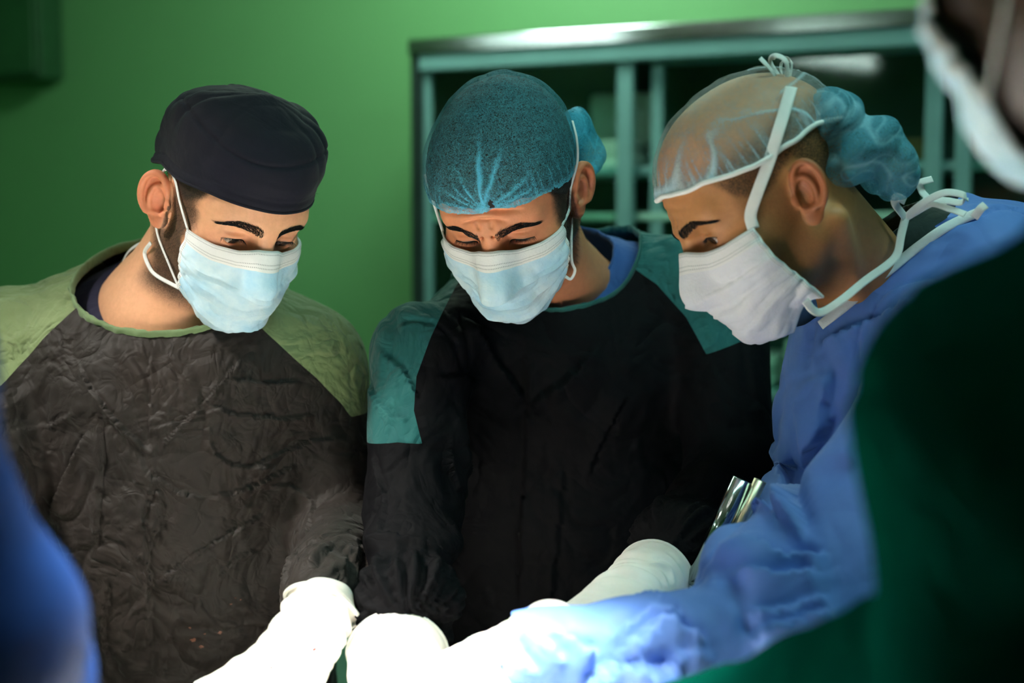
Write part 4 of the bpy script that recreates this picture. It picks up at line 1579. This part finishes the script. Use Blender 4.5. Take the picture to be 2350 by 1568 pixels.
gown(p1, lambda p: np.maximum(f1(p) + .016, 1.2 - p[:, 2]), (ct1[0] - .22, 1.45, 1.2), (ct1[0] + .2, 1.88, 1.56), .005, lambda V: np.minimum(polyfield(V[:, 0], V[:, 2], vee) + np.where(V[:, 1] > 1.68, 1, 0), ball(P(385, 640, 1.66), .062)(V)), [], [NAVY],
     amp=.0015, sc=15, seed=4, big=.001, name='scrub_shirt', bind=NAVY, bind_r=.003)
glove(p1, G1, D1, (-.10, -.75, .62), 1, dict(curl=(18, 22, 12), thumb=1.9, spread=.14, scale=.92, cuff=.046, cuff_r=.95), spots=((721, 1491, .0026), (623, 1533, .0024)))
glove(p1, wrR1 + np.array([.02, -.05, .0]), (.2, -.8, -.35), (0, -.3, .9), -1)
legs(p1, ct1[0], 1.70, 10, NAVY, SHOE)

# ================================================================== surgeon in the blue net cap
p2 = person_root(1260, 1.70, 'surgeon in a sheer blue net cap leaning over, black gown with teal shoulders')
R2 = .93 * rot(39.5, -3.5, -15.0); T2 = np.array([.000, 1.5436, 1.608])
nk2 = P(1275, 640, 1.675); nt2 = P(1245, 745, 1.68)
shL2 = P(1625, 660, 1.71); shR2 = P(968, 815, 1.58)
l2 = lambda w: tuple(np.linalg.inv(R2) @ (np.asarray(w) - T2))
o2 = dict(skin=srgb(226, 150, 108), neck=nk2, notch=nt2, neck_r=.056, flare=22, lid=.0030, lidz=-.0006, seed=5, frown=1.9, beard_tone=.93, beard_spk=1, scalp=1,
          stub=[(P(1285, 620, 1.70), P(1480, 700, 1.74), .035, .03), (P(1250, 620, 1.70), P(1060, 740, 1.66), .035, .03), (P(1260, 720, 1.74), P(1270, 900, 1.77), .06, .07)],
          welt=LOOPM, brow_w=1.55, brow_dz=-.0025, brow_in=-.0005, m_bot=[-55, -54, -48, -38, -30], gaze=(0, -.8, -.6),
          rim=[.062, .064, .052, .036, .030, .012, -.01], rim_asym=.06, puff=.0030, puff_h=.03, puff_back=.002,
          hair_dz=-.021, red=srgb(200, 118, 82), gather=(0.004, -.099, .068), hem_w=.008, hem_f=.55, dens=.0,
          rays=[(88, .0030, .085, 1.0), (66, .0034, .075, .9), (122, .0016, .060, .7), (140, .0014, .055, .6), (157, .0020, .06, .6), (176, .0024, .065, .6), (100, .0010, .04, .5), (40, .0016, .055, .45), (22, .0028, .075, .7), (8, .0028, .08, .7), (52, .0012, .04, .4), (195, .003, .05, .5)],
          puffs=[(l2(P(1318, 312, 1.60)), (.022, .045, .030)), (l2(P(1340, 352, 1.61)), (.020, .040, .022)), (l2(P(1352, 375, 1.61)), (.014, .03, .013))], puff_dens=.45)
make_head(p2, R2, T2, o2)
jaw_hair(p2, R2, T2, o2, 3600)
hair_shell(p2, R2, T2, o2, .0050)
NETB = net_mat('sheer_blue_net', srgb(84, 160, 176), srgb(92, 196, 232), srgb(50, 168, 200), .05, .75, 330)
bouffant(p2, R2, T2, o2, NETB, None, 'gather')
make_mask(p2, R2, T2, o2, MASKB)


def on(trees, pts, lift=.003):
    out = []
    for q in pts:
        s, n = seen(q[0], q[1], trees, lift)
        out.append(s if s is not None else P(q[0], q[1], q[2] if len(q) > 2 else 1.5))
    return out


tr2 = [o2['bvh'], o2['cbvh'], o2['mbvh']]
strap('mask_tie', [o2['corner'][('t', 1)]] + on(tr2, [(1300, 480), (1312, 430), (1319, 370), (1317, 320), (1308, 280)], .003), .0020, LOOPM, o2['mask'], 40, nrm=R2 @ np.array([1, -.3, .2]), thick=.4)
cb2 = o2['corner'][('b', 1)]
strap('ear_loop', [cb2, cb2 + R2 @ np.array([.006, -.001, -.003]), cb2 + R2 @ np.array([.011, .006, .004]), cb2 + R2 @ np.array([.008, .014, .018]), R2 @ np.array([.066, .010, -.02]) + T2], .0017, LOOPM, o2['mask'], 40, thick=.5)
cb2 = o2['corner'][('t', -1)]
strap('mask_tie', [cb2, R2 @ np.array([-.080, -.035, .02]) + T2, R2 @ np.array([-.086, -.02, .06]) + T2], .0017, LOOPM, o2['mask'], 30, thick=.5)

G2L = P(1442, 1372, 1.35); D2L = unit(P(1300, 1500, 1.22) - P(1500, 1340, 1.395))
G2R = P(900, 1590, 1.25); D2R = unit(P(905, 1740, 1.13) - P(930, 1530, 1.28))
elL2 = P(1680, 1080, 1.62); wrL2 = G2L - D2L * .060
elR2 = P(948, 1170, 1.50); wrR2 = G2R - D2R * .062
ct2, cl2 = P(1275, 960, 1.76), P(1290, 1450, 1.78)


def f2(p):
    d = trunk(p, ct2, cl2, .42, .175, .125)
    sh = smin(cap(p, P(1190, 690, 1.72), shR2, .060, .054), cap(p, P(1330, 645, 1.75), shL2, .062, .064), .03)
    d = smin(d, sh, .06)
    d = smin(d, ell(p, P(1270, 850, 1.68), (.15, .08, .10)), .05)
    d = smin(d, arm(p, shL2, elL2, wrL2, (.062, .055, .025)), .02)
    d = smin(d, arm(p, shR2, elR2, wrR2, (.056, .052, .025)), .018)
    d = smin(d, ell(p, P(940, 1375, 1.36), (.053, .045, .042)), .02)       # sleeve bunched above the cuff
    d = smin(d, ell(p, P(946, 1245, 1.44), (.054, .05, .030)), .012)
    d = smin(d, ell(p, P(1575, 1250, 1.45), (.045, .05, .045)), .02)
    return d


L2 = lambda w, dep, *pts: ([P(a, b, 1.6) for a, b in pts], w, dep)
lines2 = drop([
    L2(.005, -.010, (1205, 780), (1210, 900), (1205, 1000), (1195, 1200), (1190, 1400)), L2(.006, .012, (1060, 720), (1120, 800), (1180, 880), (1208, 935)),
    L2(.006, .010, (1208, 935), (1320, 850), (1370, 790)), L2(.005, .010, (1060, 920), (1062, 1050), (1070, 1250)), L2(.005, -.012, (1035, 980), (1030, 1100), (1040, 1300)),
    L2(.004, .006, (1000, 870), (1060, 860), (1110, 885)), L2(.005, .006, (1300, 1050), (1280, 1250), (1260, 1450)), L2(.004, .005, (850, 1030), (880, 1130), (870, 1230)),
    L2(.005, .008, (830, 1240), (900, 1225), (990, 1250), (1040, 1290)), L2(.004, .006, (880, 700), (920, 780), (960, 800)), L2(.004, .006, (870, 800), (930, 850), (960, 920)),
    L2(.004, .006, (850, 880), (900, 960), (950, 960)), L2(.005, .008, (960, 640), (1000, 700), (1010, 740)), L2(.005, .006, (1440, 900), (1380, 1010), (1350, 1100)),
], f2, 1.42)
neck2 = ball(P(1245, 535, 1.70), .118, (1, 1.0, .95))
pl2 = xz([(1075, 610), (1040, 665), (995, 765), (965, 850), (962, 920), (982, 988), (930, 985), (833, 1002), (700, 1000), (700, 520), (1060, 520)], 1.58)
pr2 = xz([(1408, 585), (1500, 650), (1560, 720), (1600, 800), (1700, 765), (1800, 740), (1800, 400), (1400, 400)], 1.70)
gown(p2, f2, (ct2[0] - .33, 1.20, .42), (ct2[0] + .34, 1.98, 1.62), .0036, neck2,
     [lambda V: polyfield(V[:, 0], V[:, 2], pl2), lambda V: polyfield(V[:, 0], V[:, 2], pr2)], [BLACK2, TEAL],
     amp=.0040, sc=15, seed=31, lines=lines2, calm=[wrL2, wrR2], cuffs=[(P(935, 1400, 1.34), D2R, .050, .011), (P(1560, 1260, 1.44), D2L, .045, .008)], bind=TEALB, bind_r=.0045)
vee2 = xz([(1090, 600), (1180, 760), (1230, 830), (1290, 700), (1320, 640), (1330, 520), (1230, 430)], 1.66)
gown(p2, lambda p: np.maximum(f2(p) + .016, 1.25 - p[:, 2]), (ct2[0] - .22, 1.5, 1.25), (ct2[0] + .2, 1.95, 1.60), .005, lambda V: np.minimum(polyfield(V[:, 0], V[:, 2], vee2) + np.where(V[:, 1] > 1.78, 1, 0), ball(P(1285, 560, 1.70), .066)(V)), [], [SCRUBB],
     amp=.003, sc=15, seed=4, big=.001, name='scrub_shirt', bind=SCRUBB, bind_r=.003)
# collar of the scrub shirt standing up beside the neck
glove(p2, G2R, D2R, (0, -.55, .8), -1, dict(curl=(22, 30, 18), thumb=.9, cuff_r=1.10))
glove(p2, G2L, D2L, (-.25, -.6, .75), 1, dict(curl=(25, 32, 18), thumb=.8, scale=.93))
legs(p2, ct2[0], 1.78, -5, NAVY, SHOE)

# ================================================================== surgeon in profile
p3 = person_root(2150, 1.50, 'surgeon in profile with a white mask and pale see-through cap, blue gown')
R3 = .93 * rot(34.5, -5, -80); T3 = np.array([.257, 1.397, 1.600])
nk3 = P(2035, 700, 1.50); nt3 = P(2000, 850, 1.51)
l3 = lambda w: tuple(np.linalg.inv(R3) @ (np.asarray(w) - T3))
o3 = dict(skin=srgb(196, 136, 86), red=srgb(168, 92, 58), neck=nk3, notch=nt3, neck_r=.057, lid=.0058, lidz=.0004, seed=8, flare=28, beard_tone=.30, beard_spk=.22, beard_col=srgb(58, 42, 26),
          bald=True, scalp=1, scalp_tone=.42, tend=.011, stub=[(P(2080, 680, 1.50), P(2150, 780, 1.42), .045, .035), (P(2080, 690, 1.53), P(2100, 800, 1.62), .04, .035), (P(2030, 740, 1.52), P(2050, 950, 1.5), .07, .09)],
          welt=LOOPM, brow_w=1.0, gaze=(.15, -.95, -.25), frown=.35,
          rim=[.074, .076, .064, .052, .050, .052, .03], off=.0032, puff=.001, puff_h=.03, puff_back=.002, m_pleat=.55, hem_w=.004, hem_f=.3, hem_r=.0026,
          puffs=[(l3(P(1893, 285, 1.39)), (.055, .040, .036)), (l3(P(1955, 352, 1.39)), (.060, .056, .030)), (l3(P(2040, 390, 1.40)), (.05, .026, .032))], puff_dens=.5,
          m_side=60, m_sideb=74, m_bot=[-55, -54, -50, -48, -48], m_gape=.012, m_off=.004)
make_head(p3, R3, T3, o3)
NETW = net_mat('sheer_white_net', srgb(196, 206, 210), srgb(176, 214, 228), srgb(34, 156, 184), .12, .26, 300)
bouffant(p3, R3, T3, o3, NETW, LOOPM, 'tight')
make_mask(p3, R3, T3, o3, MASKW)
tr3 = [o3['bvh'], o3['cbvh'], o3['mbvh']]
cn = o3['corner'][('t', 1)]
camn = np.array([0, -1, .1])
strap('mask_tie', [cn] + on(tr3, [(1722, 490), (1740, 430), (1762, 370), (1785, 300), (1803, 240), (1812, 205)], .004), .0060, LOOPM, o3['mask'], 50, nrm=camn + np.array([-.3, 0, 0]), thick=.14)
kn = P(1806, 200, 1.385)
strap('tie_bow', [kn, P(1780, 165, 1.385), P(1768, 140, 1.38), P(1783, 128, 1.375), P(1805, 145, 1.375), kn], .0034, LOOPM, o3['mask'], 40, nrm=(.5, -1, .5), thick=.14)
strap('tie_bow', [kn, P(1815, 165, 1.39), P(1816, 140, 1.39), P(1798, 138, 1.40), P(1792, 160, 1.40), kn], .0034, LOOPM, o3['mask'], 40, nrm=(1, -.6, .2), thick=.14)
strap('tie_tail', [kn, P(1785, 180, 1.38), P(1762, 152, 1.37), P(1744, 133, 1.37)], .0030, LOOPM, o3['mask'], 30, nrm=(.4, -1, .6), thick=.14)
cnb = o3['corner'][('b', 1)]
kb = P(2078, 500, 1.41)
strap('mask_tie', [o3['corner'][('t', 1)] * 0 + P(1848, 690, 1.33), P(1866, 712, 1.335), P(1888, 716, 1.34), P(1930, 690, 1.345), P(1985, 645, 1.36), P(2040, 605, 1.38), P(2060, 580, 1.39), P(2068, 540, 1.40), kb], .0042, LOOPM, o3['mask'], 60, nrm=(-.2, -1, .3), thick=.16)
for pts, w in (([kb, P(2056, 470, 1.40), P(2058, 452, 1.40), P(2078, 462, 1.40)], .0046), ([kb, P(2125, 460, 1.41), P(2116, 440, 1.42), P(2112, 420, 1.42), P(2140, 411, 1.42)], .0038),
               ([kb, P(2120, 465, 1.40), P(2170, 442, 1.39), P(2215, 450, 1.385), P(2205, 465, 1.40), P(2150, 462, 1.41), kb], .0040), ([kb, P(2130, 468, 1.40), P(2180, 480, 1.39), P(2215, 492, 1.38)], .0038), ([P(2235, 500, 1.38), P(2250, 480, 1.375), P(2262, 470, 1.375)], .0044)):
    strap('tie_bow', pts, w, LOOPM, o3['mask'], 40, nrm=(-.1, -1, .5), thick=.15)

shL3 = P(2235, 790, 1.36); shR3 = P(2055, 890, 1.60)
elL3 = P(1815, 1500, 1.22); wrL3 = P(1215, 1520, 1.17)
elR3 = P(1850, 1290, 1.42); wrR3 = P(1660, 1570, 1.26)
ct3, cl3 = P(2200, 1030, 1.53), P(2190, 1450, 1.56)


def f3(p):
    d = trunk(p, ct3, cl3, .42, .155, .165)
    d = smin(d, smin(cap(p, P(2140, 690, 1.50), shL3, .062, .070), cap(p, P(2100, 740, 1.54), shR3, .060, .066), .04), .06)
    d = smin(d, ell(p, P(2262, 728, 1.54), (.115, .15, .115)), .06)
    d = smin(d, cap(p, P(2000, 640, 1.485), P(2130, 800, 1.50), .074, .10), .04)
    d = smin(d, ell(p, P(2195, 615, 1.50), (.075, .11, .075)), .04)
    d = smin(d, ell(p, P(1985, 930, 1.47), (.085, .08, .10)), .06)
    d = smin(d, arm(p, shL3, elL3, wrL3, (.074, .060, .040)), .03)
    d = smin(d, arm(p, shR3, elR3, wrR3, (.066, .060, .025)), .025)
    d = smin(d, ell(p, P(1240, 1470, 1.175), (.035, .04, .030)), .025)
    d = smin(d, ell(p, P(1712, 1345, 1.25), (.042, .05, .046)), .03)
    return d


L3 = lambda w, dep, *pts: ([P(a, b, 1.3) for a, b in pts], w, dep)
lines3 = drop([
    L3(0.0126, 0.0258, (1870, 850), (1815, 980), (1765, 1110), (1725, 1230)), L3(0.0134, 0.0194, (1850, 1000), (1815, 1120), (1800, 1240)),
    L3(0.0126, 0.0258, (1930, 930), (1870, 1060), (1840, 1180), (1850, 1260)), L3(0.0098, 0.0226, (1640, 1300), (1700, 1265), (1790, 1300), (1900, 1270)),
    L3(0.0118, 0.0135, (1680, 1330), (1780, 1350), (1880, 1320)), L3(0.0084, 0.0194, (1340, 1430), (1470, 1375), (1610, 1400)), L3(0.0092, 0.0135, (1400, 1470), (1490, 1415), (1560, 1420)),
    L3(0.0084, 0.0194, (1400, 1510), (1510, 1445), (1620, 1480)), L3(0.0070, 0.0209, (1160, 1440), (1185, 1490), (1230, 1540)), L3(0.0084, 0.0125, (1210, 1430), (1250, 1480), (1300, 1520)),
    L3(0.0070, 0.0194, (1250, 1440), (1300, 1470), (1370, 1500)), L3(0.0084, 0.0162, (1330, 1570), (1420, 1520), (1560, 1540)), L3(0.0084, 0.0129, (1890, 800), (1980, 745), (2070, 700)),
    L3(0.0084, 0.0129, (2060, 700), (2150, 690), (2240, 740)), L3(0.0118, 0.0097, (1920, 840), (1900, 960), (1880, 1050)), L3(0.0101, 0.0097, (1700, 1430), (1800, 1420), (1900, 1370)),
    L3(0.0084, 0.0162, (1690, 1470), (1800, 1450), (1900, 1410)), L3(0.0084, 0.0097, (1460, 1560), (1560, 1500), (1640, 1500)), L3(0.0098, 0.0162, (2010, 820), (1990, 950), (1960, 1100)),
], f3, 1.05)
nn_ = np.array([-.62, .0, .80])
c3 = P(2030, 602, 1.45)
neck3 = lambda V: np.maximum(-((V[:, :3] - c3) @ (nn_ / np.linalg.norm(nn_))), ball(P(2010, 620, 1.5), .26)(V))
g3, gm3 = gown(p3, f3, (wrL3[0] - .02, 1.06, .42), (cl3[0] + .24, 1.86, 1.64), .0046, neck3, [], [BLUE],
     amp=.008, sc=10, seed=51, stretch=(1, 1, 1), big=.016, lines=lines3)
g3t = BVHTree.FromPolygons(gm3[0][:, :3].tolist(), tris(gm3[1]).tolist())
q3 = [seen(x_, y_, [g3t], .002)[0] for x_, y_ in ((1885, 748), (1945, 700), (1995, 655), (2045, 618), (2100, 575), (2160, 532), (2205, 505), (2240, 490))]
strap('neck_binding', [q for q in q3 if q is not None], .0052, WHITEB, g3, 60, nrm=(-.3, -1, .5), thick=.35)
c3b = P(2005, 570, 1.45)
neck3b = lambda V: np.maximum(-((V[:, :3] - c3b) @ (nn_ / np.linalg.norm(nn_))), ball(P(2010, 620, 1.5), .26)(V))
gown(p3, lambda p: np.maximum(smin(f3(p) + .022, ell(p, P(2078, 590, 1.5), (.060, .07, .055)), .03), 1.25 - p[:, 2]), (ct3[0] - .22, 1.25, 1.25), (cl3[0] + .2, 1.80, 1.66), .005, neck3b, [], [SCRUBG],
     amp=.002, sc=12, seed=6, big=.001, name='scrub_shirt', bind=SCRUBG, bind_r=.003)
glove(p3, P(1150, 1540, 1.165), P(1010, 1600, 1.10) - P(1190, 1522, 1.17), (-.1, -.4, .9), 1, dict(curl=(35, 40, 20), thumb=.7))
glove(p3, wrR3 + np.array([-.06, -.05, -.03]), (-.8, -.5, -.2), (0, -.3, .9), -1)
legs(p3, cl3[0], 1.56, -75, SCRUBG, SHOE)
# ================================================================== near figures, out of focus
def simple_person(root, R, T, o, f, lo, hi, gmat, neck_s, cut_lab=None):
    make_head(root, R, T, o, h=.003)


p4 = person_root(2700, .78, 'dark green gowned figure in the right foreground, face mostly out of frame')
R4 = .95 * rot(16, 0, -168); T4 = np.array([.292, .70, 1.725])
nk4 = T4 + np.array([.03, -.05, -.14]); nt4 = T4 + np.array([.03, .0, -.2])
sh4 = P(2335, 960, .68); shb4 = sh4 + np.array([.20, -.28, .0])
o4 = dict(skin=srgb(84, 54, 36), neck=nk4, notch=nt4, stub=[(nk4, sh4 + np.array([.06, .04, -.01]), .05, .05), (nk4, shb4, .05, .05)], seed=12, welt=LOOPM, m_side=62, m_sideb=60, beard_tone=.5)
make_head(p4, R4, T4, o4, h=.003)
cloth_cap(p4, R4, T4, o4, cloth('dark_green_cap', srgb(10, 60, 46), b1=.1, b2=.1))
make_mask(p4, R4, T4, o4, MASKB)
ear_loop(o4, R4, T4, 1, LOOPM); ear_loop(o4, R4, T4, -1, LOOPM)
el4 = P(2335, 1560, .70); wr4 = P(1560, 1725, .98)
ctr4 = np.array([.40, .55, 1.22]); low4 = np.array([.42, .53, .92])


def f4(p):
    d = trunk(p, ctr4, low4, .42, .13, .19)
    d = smin(d, cap(p, nk4 + np.array([0, 0, .0]), nk4 + np.array([.02, -.02, -.10]), .072, .11), .05)
    d = smin(d, smin(cap(p, nk4 + np.array([0, 0, -.06]), sh4, .055, .072), cap(p, nk4 + np.array([0, 0, -.06]), shb4, .055, .07), .04), .06)
    d = smin(d, arm(p, sh4, el4, wr4, (.074, .066, .046)), .03)
    d = smin(d, arm(p, shb4, shb4 + np.array([.06, .0, -.30]), shb4 + np.array([.02, .24, -.36]), (.07, .06, .034)), .03)
    return d


gown(p4, f4, (.06, .15, .42), (.72, 1.06, 1.70), .007, ball(nk4 + np.array([-.01, 0, .06]), .085), [], [GREEN], amp=.004, sc=9, seed=71, big=.008, bind=TEALB)
legs(p4, .42, .53, -150, SCRUBG, SHOE)
glove(p4, wr4 + np.array([-.055, .01, -.02]), (-.9, .15, -.3), (0, 0, 1), 1)
glove(p4, shb4 + np.array([.01, .29, -.37]), (-.2, .9, -.2), (0, 0, 1), -1)

p5 = person_root(-300, .80, 'blue gowned figure cut off by the left edge of the picture')
T5 = np.array([-.44, .58, 1.70]); R5 = .95 * rot(25, 0, 140)
nk5 = T5 + np.array([-.06, -.03, -.13]); sh5 = P(-345, 850, .72); shb5 = sh5 + np.array([-.22, -.26, .0])
o5 = dict(skin=srgb(190, 140, 110), neck=nk5, notch=nk5 + np.array([.05, .02, -.08]), stub=[(nk5, sh5, .05, .05), (nk5, shb5, .05, .05)], seed=14, welt=LOOPM)
make_head(p5, R5, T5, o5, h=.003)
cloth_cap(p5, R5, T5, o5, NAVYCAP)
make_mask(p5, R5, T5, o5, MASKB)
el5 = P(-125, 1450, .76); wr5 = P(0, 1800, .92)
ctr5 = np.array([-.52, .50, 1.15]); low5 = np.array([-.54, .48, .9])


def f5(p):
    d = trunk(p, ctr5, low5, .42, .15, .18)
    d = smin(d, smin(cap(p, nk5 + np.array([0, 0, -.06]), sh5, .055, .068), cap(p, nk5 + np.array([0, 0, -.06]), shb5, .055, .07), .04), .06)
    d = smin(d, arm(p, sh5, el5, wr5, (.068, .066, .055)), .03)
    d = smin(d, arm(p, shb5, shb5 + np.array([.08, .0, -.3]), shb5 + np.array([.25, .3, -.32]), (.07, .06, .045)), .03)
    return d


gown(p5, f5, (-.85, .20, .42), (-.15, 1.02, 1.64), .007, ball(nk5 + np.array([.01, 0, .03]), .085), [], [DBLUE], amp=.008, sc=7, seed=81, big=.012, bind=WHITEB)
legs(p5, -.54, .48, 150, NAVY, SHOE)
glove(p5, wr5 + np.array([.03, .05, -.03]), (.5, .8, -.2), (0, 0, 1), -1)
glove(p5, shb5 + np.array([.30, .34, -.33]), (.6, .7, -.1), (0, 0, 1), 1)

# ================================================================== operating table under the hands
TABLE_Z = .93
tb = empty('operating_table', (-.05, 1.06, 0), 'steel operating table with a dark pad under the drapes', 'table')
box('pad', (-1.05, .86, .80), (.75, 1.30, .88), plain('black_pad', (.02, .02, .022), .5), tb, bev=.02)
box('frame', (-1.05, .84, .76), (.75, 1.32, .80), STEEL, tb)
V, F = tube(np.array([(-.15, 1.08, .08), (-.15, 1.08, .76)]), .11, 24); mk('column', V, F, STEEL, tb)
box('foot_plate', (-.55, .86, 0), (.35, 1.30, .08), STEEL, tb, bev=.02)

nx, ny = 150, 70
gx, gy = np.meshgrid(np.linspace(-1.10, .80, nx), np.linspace(.80, 1.36, ny))
s = np.abs(gy - 1.08) / .28
zz = .905 + .10 * np.sqrt(np.clip(1 - (s * .98) ** 2, 0, 1)) * (1 - .3 * sstep(.3, .8, gx)) + .012 * fbm(np.stack([gx.ravel() * 5, gy.ravel() * 9, gx.ravel() * 0], 1), 3, 3).reshape(gx.shape)
zz = zz - .30 * sstep(.93, 1.0, s)
V = np.stack([gx.ravel(), gy.ravel(), zz.ravel()], 1)
i = np.arange(nx * ny).reshape(ny, nx)
F = np.stack([i[:-1, :-1].ravel(), i[:-1, 1:].ravel(), i[1:, 1:].ravel(), i[1:, :-1].ravel()], 1)
dr = mk('surgical_drape', V, F, cloth('white_bounce_drape', (.82, .80, .76), (.78, .76, .72), b1=.3, b2=.2, sheen=0), None)  # drape below view, coloured white so the beam bounces up onto the faces
tag(dr, 'white cloth drape over the table, out of view, white to bounce lamp light', 'drape')
sm = dr.modifiers.new('thickness', 'SOLIDIFY'); sm.thickness = .004

# steel frame bar glimpsed between the two right hand surgeons
bar = empty('screen_frame', tuple(np.array([P(1560, 1400, 1.50)[0], 1.39, 0])), 'slanting bright steel bar beside the blue gown sleeve', 'stand')
a, b = P(1694, 1122, 1.39), P(1612, 1300, 1.39)
e = (b - a) / np.linalg.norm(b - a)
V, F = tube(np.array([a - e * .01, b + e * .02]), .0105, 16); mk('rail', V, F, STEEL, bar)
V, F = tube(np.array([a - e * .01 + np.array([.017, -.004, 0]), b + e * .02 + np.array([.017, -.004, 0])]), .0065, 16); mk('rail', V, F, plain('gold_lit_steel', (.80, .70, .50), .35, 1.0), bar)  # gold light on this steel rail is put into its metal colour
q = b + e * .015
V, F = tube(np.array([q, [q[0], q[1], .03]]), .011, 12); mk('post', V, F, STEEL, bar)
box('base', (q[0] - .10, q[1] - .05, 0), (q[0] + .05, q[1] + .05, .03), STEEL, bar)
